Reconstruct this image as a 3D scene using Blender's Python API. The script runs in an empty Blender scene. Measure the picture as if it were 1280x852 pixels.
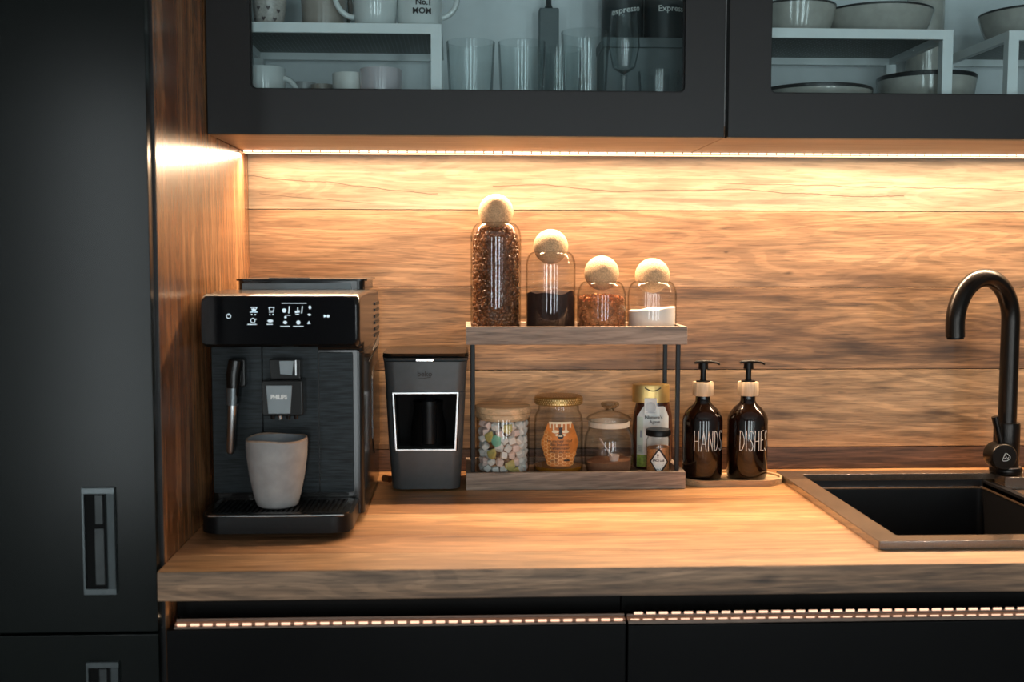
import bpy, bmesh, math, random
from mathutils import Vector, Matrix, noise as mnoise
random.seed(7)
PI = math.pi
sc = bpy.context.scene
C = sc.collection
Z0 = 0.90                      # height of the worktop surface above the floor

# ------------------------------------------------------------ camera, world, light, exposure
cam_d = bpy.data.cameras.new('camera'); cam = bpy.data.objects.new('camera', cam_d); C.objects.link(cam)
CX, CD, CZ, YAW, PITCH, ROLL = 0.3836, 2.04, 0.3959, 0.045, 0.0756, 0.0019
cam.location = (CX, -CD, CZ + Z0)
fw = Vector((-math.sin(-YAW)*math.cos(PITCH), math.cos(YAW)*math.cos(PITCH), -math.sin(PITCH)))
rt = Vector((math.cos(YAW), -math.sin(YAW), 0)); up = rt.cross(fw)
M3 = Matrix((rt, up, -fw)).transposed()
M3 = M3 @ Matrix.Rotation(ROLL, 3, 'Z')
cam.rotation_euler = M3.to_euler()
cam_d.sensor_width = 36; cam_d.sensor_fit = 'HORIZONTAL'; cam_d.lens = 1393.84/1280*36
cam_d.clip_start = 0.02
cam_d.dof.use_dof = True; cam_d.dof.focus_distance = 1.93; cam_d.dof.aperture_fstop = 5.0
sc.camera = cam
w = bpy.data.worlds.new('sky'); sc.world = w; w.use_nodes = True
w.node_tree.nodes['Background'].inputs['Color'].default_value = (0.70, 0.85, 1.0, 1)
w.node_tree.nodes['Background'].inputs['Strength'].default_value = 0.4
def area(name, loc, rot, sx, sy, energy, col):
    l = bpy.data.lights.new(name, 'AREA'); l.shape = 'RECTANGLE'; l.size = sx; l.size_y = sy
    l.energy = energy; l.color = col
    o = bpy.data.objects.new(name, l); C.objects.link(o); o.location = loc; o.rotation_euler = rot
    return o
DAY = (0.93, 0.98, 1.0)
YF = -4.3                       # the window wall behind the camera
PANES = [(-1.35, -0.95), (0.10, 0.62), (1.25, 1.80), (2.35, 2.75)]
for a, b in PANES:              # daylight through the four tall windows
    area('window_daylight', ((a+b)/2, YF-0.06, 1.07), (PI/2, 0, 0), b-a, 1.9, 42*(b-a), DAY)
# warm light of the LED strip under the wall units
LEDW = (1.0, 0.71, 0.46)
area('strip_light', (1.0, -0.052, Z0+0.5725), (math.radians(-28), 0, 0), 1.99, 0.010, 15.0, LEDW).data.spread = math.radians(126)
area('strip_spill', (1.0, -0.060, Z0+0.5735), (0, 0, 0), 1.99, 0.010, 3.8, LEDW)
area('low_strip_light', (0.30, -0.6, Z0-0.072), (PI, 0, 0), 0.59, 0.006, 0.06, LEDW)
vs = sc.view_settings
vs.view_transform = 'Standard'; vs.look = 'None'; vs.gamma = 1; vs.use_curve_mapping = False
vs.exposure = 0.42
sc.cycles.max_bounces = 10; sc.cycles.transparent_max_bounces = 40; sc.cycles.glossy_bounces = 5
sc.cycles.caustics_reflective = False; sc.cycles.caustics_refractive = False
sc.cycles.sample_clamp_indirect = 4.0

# ------------------------------------------------------------ materials
def mat(name):
    m = bpy.data.materials.new(name); m.use_nodes = True
    nt = m.node_tree; return m, nt, nt.nodes['Principled BSDF']
def N(nt, t, **kw):
    n = nt.nodes.new(t)
    for k, v in kw.items():
        if k in n.inputs: n.inputs[k].default_value = v
        else: setattr(n, k, v)
    return n
def coords(nt, scale, seed=0, rot=(0,0,0)):
    tc = N(nt, 'ShaderNodeTexCoord'); mp = N(nt, 'ShaderNodeMapping')
    mp.inputs['Scale'].default_value = scale; mp.inputs['Location'].default_value = (seed*3.1, seed*1.7, seed*2.3)
    mp.inputs['Rotation'].default_value = rot
    nt.links.new(tc.outputs['Object'], mp.inputs['Vector']); return mp
def ramp(nt, src, stops):
    r = N(nt, 'ShaderNodeValToRGB'); e = r.color_ramp.elements
    while len(e) < len(stops): e.new(0.5)
    for i, (p, c) in enumerate(stops):
        e[i].position = p; e[i].color = (*c, 1) if len(c) == 3 else c
    nt.links.new(src, r.inputs['Fac']); return r
def mixc(nt, a, b, fac, mode='MIX'):
    m = N(nt, 'ShaderNodeMix'); m.data_type = 'RGBA'; m.blend_type = mode
    for s, v in ((6, a), (7, b), (0, fac)):
        if isinstance(v, bpy.types.NodeSocket): nt.links.new(v, m.inputs[s])
        elif s == 0: m.inputs[0].default_value = v
        else: m.inputs[s].default_value = (*v, 1)
    return m.outputs[2]
def pbr(name, col, rough=0.5, metal=0.0, var=0.12, nscale=40, bump=0.0, coat=0.0, stretch=(1,1,1), spec=0.5, emit=None):
    m, nt, b = mat(name)
    mp = coords(nt, tuple(nscale*s for s in stretch))
    nz = N(nt, 'ShaderNodeTexNoise', Scale=1.0, Detail=4.0); nt.links.new(mp.outputs[0], nz.inputs['Vector'])
    lo = tuple(c*(1-var) for c in col); hi = tuple(min(1, c*(1+var)) for c in col)
    r = ramp(nt, nz.outputs['Fac'], [(0.3, lo), (0.7, hi)])
    nt.links.new(r.outputs['Color'], b.inputs['Base Color'])
    b.inputs['Roughness'].default_value = rough; b.inputs['Metallic'].default_value = metal
    b.inputs['Coat Weight'].default_value = coat; b.inputs['Coat Roughness'].default_value = 0.08
    b.inputs['Specular IOR Level'].default_value = spec
    if bump:
        bp = N(nt, 'ShaderNodeBump', Strength=bump, Distance=0.002)
        nt.links.new(nz.outputs['Fac'], bp.inputs['Height']); nt.links.new(bp.outputs[0], b.inputs['Normal'])
    if emit:
        b.inputs['Emission Color'].default_value = (*emit[0], 1); b.inputs['Emission Strength'].default_value = emit[1]
    return m
def wood(name, dark, mid, light, seed=0, rough=0.45, grain=(1,1), vertical=False, fig=1.0, contrast=1.0, blobs=(), cracks=(), coat=0.0, bump=0.25):
    """long-grained board: broad figure, fine fibres, pores, optional knots and cracks (object space)"""
    m, nt, b = mat(name)
    def nz(sx, s, det=5, dist=0.0, off=0):
        mp = coords(nt, (s, s, sx) if vertical else (sx, s, s), seed+off)
        n = N(nt, 'ShaderNodeTexNoise', Scale=1.0, Detail=float(det), Distortion=float(dist)); nt.links.new(mp.outputs[0], n.inputs['Vector'])
        return n.outputs['Fac']
    fig_ = nz(1.3, 11*fig, 4, 0.9)
    med = nz(3.6*grain[0], 46, 4, 1.3, 3)
    fib = nz(13, 250*grain[1], 3, 0.6, 7)
    por = nz(30, 420, 2, 0.0, 9)
    base = ramp(nt, fig_, [(0.30, dark), (0.47, mid), (0.66, light)]).outputs['Color']
    md = ramp(nt, med, [(0.36, (0.42,)*3), (0.47, (0.90,)*3), (0.60, (1.12,)*3)]).outputs['Color']
    fb = ramp(nt, fib, [(0.36, (0.50,)*3), (0.60, (1.15,)*3)]).outputs['Color']
    pr = ramp(nt, por, [(0.34, (0.35,)*3), (0.44, (1.0,)*3)]).outputs['Color']
    # cathedral figure: contour lines of a slow field
    sl = nz(1.1, 8.5, 2, 0.5, 11); sm = N(nt, 'ShaderNodeMath', operation='MULTIPLY'); nt.links.new(sl, sm.inputs[0]); sm.inputs[1].default_value = 120.0
    sn = N(nt, 'ShaderNodeMath', operation='SINE'); nt.links.new(sm.outputs[0], sn.inputs[0])
    cat = ramp(nt, sn.outputs[0], [(0.0, (0.62,)*3), (0.55, (1.05,)*3)]).outputs['Color']
    base = mixc(nt, base, cat, 0.75*contrast, 'MULTIPLY')
    c = mixc(nt, base, md, 0.85*contrast, 'MULTIPLY')
    c = mixc(nt, c, fb, 0.8*contrast, 'MULTIPLY')
    c = mixc(nt, c, pr, 0.6*contrast, 'MULTIPLY')
    # dark knots and mineral streaks: soft ellipses warped by noise, mostly the wood's own figure
    tc = N(nt, 'ShaderNodeTexCoord')
    wz = N(nt, 'ShaderNodeTexNoise', Scale=7.0, Detail=4.0)
    wmp = coords(nt, (1.0, 2.5, 2.5), seed+2); nt.links.new(wmp.outputs[0], wz.inputs['Vector'])
    wsub = N(nt, 'ShaderNodeVectorMath', operation='SUBTRACT'); nt.links.new(wz.outputs['Color'], wsub.inputs[0]); wsub.inputs[1].default_value = (0.5,)*3
    for (bx_, by_, bz_, rx, ry, rz, st) in blobs:
        ws = N(nt, 'ShaderNodeVectorMath', operation='MULTIPLY'); nt.links.new(wsub.outputs[0], ws.inputs[0]); ws.inputs[1].default_value = (rx*1.6, ry*1.2, rz*2.0)
        ad = N(nt, 'ShaderNodeVectorMath', operation='ADD'); nt.links.new(tc.outputs['Object'], ad.inputs[0]); nt.links.new(ws.outputs[0], ad.inputs[1])
        mp = N(nt, 'ShaderNodeMapping', vector_type='TEXTURE'); mp.inputs['Location'].default_value = (bx_, by_, bz_); mp.inputs['Scale'].default_value = (rx, ry, rz)
        nt.links.new(ad.outputs[0], mp.inputs['Vector'])
        ln = N(nt, 'ShaderNodeVectorMath', operation='LENGTH'); nt.links.new(mp.outputs[0], ln.inputs[0])
        rr = ramp(nt, ln.outputs['Value'], [(0.15, (st,)*3), (1.0, (0,)*3)])
        mm = N(nt, 'ShaderNodeMath', operation='MULTIPLY'); nt.links.new(rr.outputs['Color'], mm.inputs[0])
        f2 = ramp(nt, med, [(0.30, (1.25,)*3), (0.62, (0.45,)*3)]); nt.links.new(f2.outputs['Color'], mm.inputs[1])
        c = mixc(nt, c, tuple(x*0.22 for x in dark), mm.outputs[0])
    sep = N(nt, 'ShaderNodeSeparateXYZ'); nt.links.new(tc.outputs['Object'], sep.inputs[0])
    for (x0, x1, z0, z1, amp, wd, sd) in cracks:     # thin dark shakes running along the board
        t = N(nt, 'ShaderNodeMapRange'); t.inputs['From Min'].default_value = x0; t.inputs['From Max'].default_value = x1
        t.inputs['To Min'].default_value = z0; t.inputs['To Max'].default_value = z1; t.clamp = False
        nt.links.new(sep.outputs['X'], t.inputs['Value'])
        n1 = N(nt, 'ShaderNodeTexNoise', Scale=4.5, Detail=5.0, noise_dimensions='1D'); 
        ax = N(nt, 'ShaderNodeMath', operation='ADD'); nt.links.new(sep.outputs['X'], ax.inputs[0]); ax.inputs[1].default_value = sd
        nt.links.new(ax.outputs[0], n1.inputs['W'])
        s1 = N(nt, 'ShaderNodeMath', operation='MULTIPLY_ADD'); nt.links.new(n1.outputs['Fac'], s1.inputs[0]); s1.inputs[1].default_value = amp; nt.links.new(t.outputs[0], s1.inputs[2])
        d = N(nt, 'ShaderNodeMath', operation='SUBTRACT'); nt.links.new(sep.outputs['Z'], d.inputs[0]); nt.links.new(s1.outputs[0], d.inputs[1])
        ab = N(nt, 'ShaderNodeMath', operation='ABSOLUTE'); nt.links.new(d.outputs[0], ab.inputs[0])
        lim = N(nt, 'ShaderNodeMapRange'); lim.inputs['From Min'].default_value = wd*0.4; lim.inputs['From Max'].default_value = wd
        lim.inputs['To Min'].default_value = 0.85; lim.inputs['To Max'].default_value = 0.0; nt.links.new(ab.outputs[0], lim.inputs['Value'])
        g1 = N(nt, 'ShaderNodeMath', operation='GREATER_THAN'); nt.links.new(sep.outputs['X'], g1.inputs[0]); g1.inputs[1].default_value = x0
        g2 = N(nt, 'ShaderNodeMath', operation='LESS_THAN'); nt.links.new(sep.outputs['X'], g2.inputs[0]); g2.inputs[1].default_value = x1
        p1 = N(nt, 'ShaderNodeMath', operation='MULTIPLY'); nt.links.new(g1.outputs[0], p1.inputs[0]); nt.links.new(g2.outputs[0], p1.inputs[1])
        p2 = N(nt, 'ShaderNodeMath', operation='MULTIPLY'); nt.links.new(p1.outputs[0], p2.inputs[0]); nt.links.new(lim.outputs[0], p2.inputs[1])
        c = mixc(nt, c, tuple(x*0.3 for x in dark), p2.outputs[0])
    nt.links.new(c, b.inputs['Base Color'])
    b.inputs['Roughness'].default_value = rough; b.inputs['Coat Weight'].default_value = coat; b.inputs['Coat Roughness'].default_value = 0.2
    bp = N(nt, 'ShaderNodeBump', Strength=bump, Distance=0.0006); nt.links.new(fib, bp.inputs['Height']); nt.links.new(bp.outputs[0], b.inputs['Normal'])
    return m
def thin_glass(name, tint=(0.93, 0.95, 0.95), edge=(0.45, 0.45, 0.43), refl=1.0, rough=0.0):
    """thin-walled glass: clear face on, darker and more mirror-like at grazing angles"""
    m = bpy.data.materials.new(name); m.use_nodes = True; nt = m.node_tree
    nt.nodes.remove(nt.nodes['Principled BSDF']); out = nt.nodes['Material Output']
    lw = N(nt, 'ShaderNodeLayerWeight', Blend=0.5)
    tcol = ramp(nt, lw.outputs['Facing'], [(0.0, tint), (0.62, tint), (0.98, edge)])
    wv = coords(nt, (14, 14, 3)); nn = N(nt, 'ShaderNodeTexNoise', Scale=1.0, Detail=2.0); nt.links.new(wv.outputs[0], nn.inputs['Vector'])
    bp = N(nt, 'ShaderNodeBump', Strength=0.05, Distance=0.001); nt.links.new(nn.outputs['Fac'], bp.inputs['Height'])
    tr = N(nt, 'ShaderNodeBsdfTransparent'); nt.links.new(tcol.outputs['Color'], tr.inputs['Color'])
    gl = N(nt, 'ShaderNodeBsdfGlossy', Roughness=rough); nt.links.new(bp.outputs[0], gl.inputs['Normal'])
    pw = N(nt, 'ShaderNodeMath', operation='POWER'); nt.links.new(lw.outputs['Facing'], pw.inputs[0]); pw.inputs[1].default_value = 5.0
    mu = N(nt, 'ShaderNodeMath', operation='MULTIPLY_ADD'); nt.links.new(pw.outputs[0], mu.inputs[0]); mu.inputs[1].default_value = 0.5*refl; mu.inputs[2].default_value = 0.035*refl; mu.use_clamp = True
    mx = N(nt, 'ShaderNodeMixShader'); nt.links.new(mu.outputs[0], mx.inputs[0]); nt.links.new(tr.outputs[0], mx.inputs[1]); nt.links.new(gl.outputs[0], mx.inputs[2])
    nt.links.new(mx.outputs[0], out.inputs['Surface']); return m

M = {}
M['glass'] = thin_glass('jar_glass', (0.985, 0.985, 0.98), (0.62, 0.56, 0.48), refl=1.0)
M['pane'] = thin_glass('pane_glass', (0.935, 0.985, 0.99), (0.7, 0.8, 0.8), 1.3)
M['room_pane'] = thin_glass('window_glass', (0.95, 0.97, 0.97), (0.7, 0.8, 0.8), 1.0)
M['black_door'] = pbr('black_lacquer', (0.003, 0.003, 0.0032), 0.30, var=0.10, nscale=9, bump=0.01, spec=0.10)
M['frame_black_lit'] = pbr('black_framed_door_lit', (0.013, 0.013, 0.0135), 0.42, var=0.10, nscale=9, bump=0.01, spec=0.28)  # lighter copy of the black fronts: light on the upper doors put into the colour
M['tall_black'] = pbr('satin_black_front', (0.003, 0.0045, 0.004), 0.22, var=0.30, nscale=3, bump=0.01, spec=0.22)
M['black_side'] = pbr('black_edge', (0.012, 0.012, 0.013), 0.28, var=0.1)
M['black_plastic'] = pbr('gloss_black_plastic', (0.007, 0.0065, 0.006), 0.20, var=0.1, coat=0.12, spec=0.35)
M['black_satin'] = pbr('satin_black_plastic', (0.005, 0.0055, 0.006), 0.34, var=0.15, nscale=120, bump=0.04, spec=0.18)
M['brushed'] = pbr('brushed_dark_front', (0.012, 0.016, 0.018), 0.36, 0.25, var=0.7, spec=0.2, nscale=30, stretch=(1, 1, 14), bump=0.08)
M['screen'] = pbr('panel_black', (0.003, 0.003, 0.004), 0.10, var=0.1, spec=0.25)
M['icon'] = pbr('icon_white', (0.62, 0.72, 0.75), 0.5, emit=((0.75, 0.90, 1.0), 0.35))
M['white_print'] = pbr('white_print', (0.80, 0.80, 0.77), 0.5)
M['chrome'] = pbr('polished_chrome', (0.72, 0.73, 0.74), 0.14, 1.0, var=0.03)
M['steel'] = pbr('satin_steel', (0.50, 0.50, 0.50), 0.30, 1.0, var=0.06, nscale=60, stretch=(1, 1, 9))
M['grey_plate'] = pbr('grey_metal_plate', (0.20, 0.225, 0.235), 0.42, 0.3, var=0.06)
M['turk'] = pbr('anthracite_plastic', (0.062, 0.071, 0.076), 0.36, 0.15, var=0.08, nscale=90, bump=0.02)
M['turk_rim'] = pbr('dark_rim', (0.16, 0.18, 0.19), 0.28, 0.6, var=0.06)
M['void'] = pbr('dark_recess', (0.003, 0.003, 0.003), 0.6, spec=0.1, var=0.1)
M['matt_black'] = pbr('matt_black_metal', (0.005, 0.005, 0.005), 0.34, 0.0, spec=0.2, var=0.1)
M['faucet'] = pbr('black_tap_finish', (0.020, 0.017, 0.015), 0.26, 0.75, var=0.1)
M['sink'] = pbr('black_sink_oak_reflection', (0.095, 0.060, 0.036), 0.24, var=0.35, nscale=700, bump=0.02, coat=1.0, spec=1.0)  # the brown is the lit oak's reflection, mixed into a black sink's colour
M['sink_in'] = pbr('black_sink_bowl', (0.007, 0.007, 0.008), 0.34, var=0.3, nscale=700)
M['cream'] = pbr('cream_glaze', (0.64, 0.63, 0.60), 0.22, var=0.06, nscale=60, coat=0.3)
M['white_metal'] = pbr('white_coated_metal', (0.78, 0.81, 0.81), 0.38, var=0.03)
M['melamine'] = pbr('white_melamine', (0.74, 0.77, 0.78), 0.5, var=0.03)
M['rack_under'] = None
M['cork'] = pbr('cork', (0.60, 0.41, 0.23), 0.85, var=0.25, nscale=420, bump=0.5)
M['bean'] = pbr('roasted_bean', (0.15, 0.055, 0.020), 0.30, var=0.25, nscale=45)
M['ground'] = pbr('ground_coffee', (0.030, 0.010, 0.006), 0.9, var=0.6, nscale=900, bump=0.9)
M['crumb'] = pbr('brown_granules', (0.50, 0.19, 0.065), 0.75, var=0.5, nscale=160, bump=0.4)
M['sugar'] = pbr('white_sugar', (0.90, 0.89, 0.86), 0.85, var=0.04, nscale=1200, bump=0.3)
M['cocoa'] = pbr('brown_powder', (0.27, 0.125, 0.065), 0.9, var=0.25, nscale=700, bump=0.4)
M['spice'] = pbr('orange_powder', (0.52, 0.22, 0.07), 0.85, var=0.3, nscale=300, bump=0.4)
M['bamboo'] = wood('bamboo', (0.55, 0.34, 0.17), (0.66, 0.44, 0.24), (0.74, 0.52, 0.30), 5, 0.5, contrast=0.45)
M['bamboo_end'] = wood('bamboo_collar', (0.66, 0.47, 0.28), (0.74, 0.56, 0.36), (0.80, 0.62, 0.42), 6, 0.5, vertical=True, contrast=0.35)
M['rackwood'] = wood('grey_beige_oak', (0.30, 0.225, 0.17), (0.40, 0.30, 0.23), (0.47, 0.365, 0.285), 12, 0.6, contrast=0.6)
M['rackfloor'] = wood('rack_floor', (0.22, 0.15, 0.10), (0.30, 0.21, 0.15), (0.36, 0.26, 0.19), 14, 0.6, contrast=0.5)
M['gold'] = pbr('gold_cap', (0.62, 0.43, 0.16), 0.34, 0.75, var=0.06)
M['goldlid'] = pbr('gold_lid', (0.42, 0.24, 0.07), 0.35, 0.6, var=0.3, nscale=300)
M['golddot'] = pbr('pale_gold_dots', (0.85, 0.62, 0.28), 0.3, 0.5, var=0.1)
M['amber'] = pbr('dark_amber_bottle', (0.006, 0.002, 0.0012), 0.10, var=0.2, coat=0.15)
M['syrup'] = pbr('brown_syrup_bottle', (0.060, 0.018, 0.009), 0.15, var=0.2, coat=0.6)
M['honeylab'] = pbr('orange_label', (0.60, 0.20, 0.035), 0.5, var=0.25, nscale=60)
M['honeycell'] = pbr('label_cell_lines', (0.86, 0.50, 0.20), 0.5)
M['labcream'] = pbr('label_cream', (0.88, 0.76, 0.52), 0.5)
M['ink'] = pbr('black_ink', (0.015, 0.010, 0.008), 0.5)
M['labwhite'] = pbr('label_white', (0.74, 0.78, 0.76), 0.5, var=0.04)
M['labpale'] = pbr('label_pale_green', (0.55, 0.66, 0.58), 0.5, var=0.08)
M['labgreen'] = pbr('label_leaf_green', (0.26, 0.40, 0.07), 0.5, var=0.3, nscale=200)
M['bluegrey'] = pbr('label_blue_grey', (0.22, 0.28, 0.36), 0.5)
M['cup'] = pbr('grey_stoneware', (0.31, 0.295, 0.285), 0.55, var=0.12, nscale=55, bump=0.05)
M['cuprim'] = pbr('brown_rim_glaze', (0.36, 0.25, 0.18), 0.4, var=0.2, nscale=120)
M['cupin'] = pbr('grey_cup_inside', (0.27, 0.29, 0.31), 0.35, var=0.1)
M['mallow'] = pbr('white_marshmallow', (0.80, 0.80, 0.76), 0.85, var=0.03)
M['pinkmallow'] = pbr('pink_marshmallow', (0.82, 0.66, 0.60), 0.85, var=0.04)
M['silicone'] = pbr('pale_seal', (0.70, 0.62, 0.50), 0.5)
M['scoop'] = thin_glass('clear_plastic', (0.86, 0.82, 0.78), (0.6, 0.5, 0.45), 2.2)
M['mugwhite'] = pbr('white_porcelain', (0.68, 0.70, 0.69), 0.12, var=0.02, coat=0.5)
M['mugspeck'] = pbr('speckled_porcelain', (0.52, 0.47, 0.43), 0.3, var=0.2, nscale=300)
M['mugtan'] = pbr('tan_porcelain', (0.36, 0.31, 0.27), 0.22, var=0.1, coat=0.4)
M['muggrey'] = pbr('grey_porcelain', (0.48, 0.47, 0.47), 0.2, var=0.05, coat=0.4)
M['mugdark'] = pbr('dark_heart', (0.13, 0.10, 0.10), 0.4)
M['bowl'] = pbr('stone_grey_bowl', (0.42, 0.40, 0.36), 0.16, var=0.08, nscale=70, coat=0.5)
M['bowlrim'] = pbr('black_rim', (0.012, 0.012, 0.013), 0.3)
M['tin'] = pbr('dark_tin', (0.035, 0.042, 0.045), 0.35, 0.2, var=0.1)
M['tinlow'] = pbr('slate_grey_box', (0.13, 0.155, 0.16), 0.55, var=0.1)
M['wall'] = pbr('painted_wall', (0.34, 0.36, 0.36), 0.8, var=0.02, nscale=6, bump=0.03)
M['ceil'] = pbr('white_ceiling', (0.75, 0.76, 0.75), 0.8, var=0.02, nscale=6)
M['floorm'] = wood('floor_wood', (0.035, 0.026, 0.02), (0.055, 0.04, 0.03), (0.08, 0.06, 0.045), 20, 0.5)
M['led_body'] = pbr('strip_profile', (0.16, 0.11, 0.085), 0.4, 0.5)
M['led'] = pbr('led_chip', (1, 0.8, 0.6), 0.5, emit=((1.0, 0.75, 0.52), 2.2))
M['led_low'] = pbr('led_chip_low', (0.25, 0.12, 0.08), 0.5, emit=((1.0, 0.62, 0.42), 1.05))
M['diffuser'] = pbr('strip_diffuser', (0.9, 0.8, 0.6), 0.5, emit=((1.0, 0.66, 0.38), 1.6))
M['low_diffuser'] = pbr('low_strip_diffuser', (0.16, 0.09, 0.06), 0.4, emit=((1.0, 0.45, 0.25), 0.08))
M['alu'] = pbr('handle_metal', (0.11, 0.125, 0.13), 0.30, 0.8, var=0.1, nscale=30, stretch=(6, 1, 1))
M['alu_dark'] = pbr('handle_metal_dark', (0.05, 0.055, 0.056), 0.4, 0.6, var=0.2)
def perforated():
    m, nt, b = mat('perforated_grey_metal')
    mp = coords(nt, (1, 1, 1)); br = N(nt, 'ShaderNodeTexBrick', Scale=38.0)
    br.inputs['Mortar Size'].default_value = 0.028; br.inputs['Brick Width'].default_value = 0.55; br.inputs['Row Height'].default_value = 0.25
    br.inputs['Color1'].default_value = (0.015, 0.02, 0.02, 1); br.inputs['Color2'].default_value = (0.05, 0.06, 0.06, 1); br.inputs['Mortar'].default_value = (0.25, 0.29, 0.28, 1)
    nt.links.new(mp.outputs[0], br.inputs['Vector']); nt.links.new(br.outputs['Color'], b.inputs['Base Color']); b.inputs['Roughness'].default_value = 0.5
    return m
M['rack_under'] = perforated()
def striped(name, a, b_):
    m, nt, b = mat(name); mp = coords(nt, (1, 1, 1), 0, (0, 0.5, 0.2))
    wv = N(nt, 'ShaderNodeTexWave', Scale=260.0, Distortion=1.0); nt.links.new(mp.outputs[0], wv.inputs['Vector'])
    r = ramp(nt, wv.outputs['Fac'], [(0.35, a), (0.6, b_)]); nt.links.new(r.outputs['Color'], b.inputs['Base Color']); b.inputs['Roughness'].default_value = 0.6
    return m
M['greenstripe'] = striped('green_striped_sweet', (0.12, 0.42, 0.28), (0.32, 0.66, 0.48))
M['yellowstripe'] = striped('yellow_striped_sweet', (0.40, 0.32, 0.07), (0.72, 0.62, 0.24))

# ------------------------------------------------------------ helpers (geometry given in room metres; heights are above the worktop)
ORG = {}
def V(x, d, z): return Vector((x, -d, z + Z0))
def empty(name, loc, label, cat, group=None):
    o = bpy.data.objects.new(name, None); C.objects.link(o); o.location = loc; o.empty_display_size = 0.02
    ORG[o.name] = Vector(loc); o['label'] = label; o['category'] = cat
    if group: o['group'] = group
    return o
def obj(name, bm, m, parent=None, smooth=False, label=None, bevel=0, bseg=2, origin=None):
    me = bpy.data.meshes.new(name)
    if parent is not None: org = ORG[parent.name]
    elif origin is not None: org = Vector(origin)
    else: org = Vector((0, 0, 0))
    bmesh.ops.translate(bm, vec=-org, verts=bm.verts[:])
    bmesh.ops.recalc_face_normals(bm, faces=bm.faces[:])
    bm.to_mesh(me); bm.free()
    o = bpy.data.objects.new(name, me); C.objects.link(o)
    for mm in (m if isinstance(m, (list, tuple)) else [m]): me.materials.append(mm)
    if smooth:
        for p in me.polygons: p.use_smooth = True
        md = o.modifiers.new('n', 'EDGE_SPLIT'); md.split_angle = math.radians(40)
    if bevel:
        md = o.modifiers.new('b', 'BEVEL'); md.width = bevel; md.segments = bseg; md.limit_method = 'ANGLE'; md.harden_normals = False
        for p in me.polygons: p.use_smooth = True
        md2 = o.modifiers.new('w', 'WEIGHTED_NORMAL'); md2.keep_sharp = True
    if parent is not None:
        o.parent = parent; ORG[o.name] = org
    else:
        o.location = org; ORG[o.name] = org
    if label: o['label'] = label
    return o
def tag(o, label, cat, group=None, kind=None):
    o['label'] = label; o['category'] = cat
    if group: o['group'] = group
    if kind: o['kind'] = kind
    return o
def struct(o, label=None):
    o['kind'] = 'structure'
    if label: o['label'] = label
    return o
def box(bm, x0, x1, d0, d1, z0, z1):
    vs_ = [bm.verts.new(V(x, d, z)) for x in (x0, x1) for d in (d0, d1) for z in (z0, z1)]
    for f in ((0,1,3,2), (4,6,7,5), (0,4,5,1), (2,3,7,6), (0,2,6,4), (1,5,7,3)): bm.faces.new([vs_[i] for i in f])
    return bm
def B(*a):
    bm = bmesh.new()
    if isinstance(a[0], (tuple, list)):
        for t in a: box(bm, *t)
    else: box(bm, *a)
    return bm
def lathe(bm, cx, cd, prof, seg=48, sx=1.0, sd=1.0, closed=False):
    rings = []
    for r, z in prof:
        if r < 1e-6: rings.append([bm.verts.new(V(cx, cd, z))])
        else: rings.append([bm.verts.new(V(cx + sx*r*math.cos(2*PI*i/seg), cd + sd*r*math.sin(2*PI*i/seg), z)) for i in range(seg)])
    pairs = list(zip(rings, rings[1:]))
    if closed: pairs.append((rings[-1], rings[0]))
    for a, b in pairs:
        for i in range(seg):
            j = (i+1) % seg
            if len(a) == 1 and len(b) == 1: break
            if len(a) == 1: bm.faces.new((a[0], b[i], b[j]))
            elif len(b) == 1: bm.faces.new((a[i], a[j], b[0]))
            else: bm.faces.new((a[i], a[j], b[j], b[i]))
    return bm
def L(cx, cd, prof, **k): return lathe(bmesh.new(), cx, cd, prof, **k)
def tube(bm, pts, r, seg=10, cap=True, flat=1.0):
    pts = [Vector(p) for p in pts]; rings = []
    rr = r if isinstance(r, (list, tuple)) else [r]*len(pts)
    t0 = (pts[1]-pts[0]).normalized(); ref = Vector((0, 0, 1)) if abs(t0.z) < 0.9 else Vector((1, 0, 0))
    n = t0.cross(ref).normalized()
    for i, p in enumerate(pts):
        t = ((pts[min(i+1, len(pts)-1)] - pts[max(i-1, 0)])).normalized()
        n = (n - t*n.dot(t)).normalized(); b = t.cross(n)
        rings.append([bm.verts.new(p + rr[i]*(n*math.cos(2*PI*k/seg) + b*flat*math.sin(2*PI*k/seg))) for k in range(seg)])
    for a, b in zip(rings, rings[1:]):
        for i in range(seg): j = (i+1) % seg; bm.faces.new((a[i], a[j], b[j], b[i]))
    if cap:
        bm.faces.new(rings[0]); bm.faces.new(rings[-1][::-1])
    return bm
def prism(bm, pts, d0, d1):
    """outline in (x, z), extruded along depth d0..d1"""
    a = [bm.verts.new(V(x, d0, z)) for x, z in pts]; b = [bm.verts.new(V(x, d1, z)) for x, z in pts]
    n = len(pts); bm.faces.new(a); bm.faces.new(b[::-1])
    for i in range(n): j = (i+1) % n; bm.faces.new((a[i], b[i], b[j], a[j]))
    return bm
def prism_h(bm, pts, z0, z1):
    """outline in (x, d), extruded up z0..z1"""
    a = [bm.verts.new(V(x, d, z0)) for x, d in pts]; b = [bm.verts.new(V(x, d, z1)) for x, d in pts]
    n = len(pts); bm.faces.new(a); bm.faces.new(b[::-1])
    for i in range(n): j = (i+1) % n; bm.faces.new((a[i], b[i], b[j], a[j]))
    return bm
def prism_x(bm, pts, x0, x1):
    """outline in (d, z), extruded along x"""
    a = [bm.verts.new(V(x0, d, z)) for d, z in pts]; b = [bm.verts.new(V(x1, d, z)) for d, z in pts]
    n = len(pts); bm.faces.new(a); bm.faces.new(b[::-1])
    for i in range(n): j = (i+1) % n; bm.faces.new((a[i], b[i], b[j], a[j]))
    return bm
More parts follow.
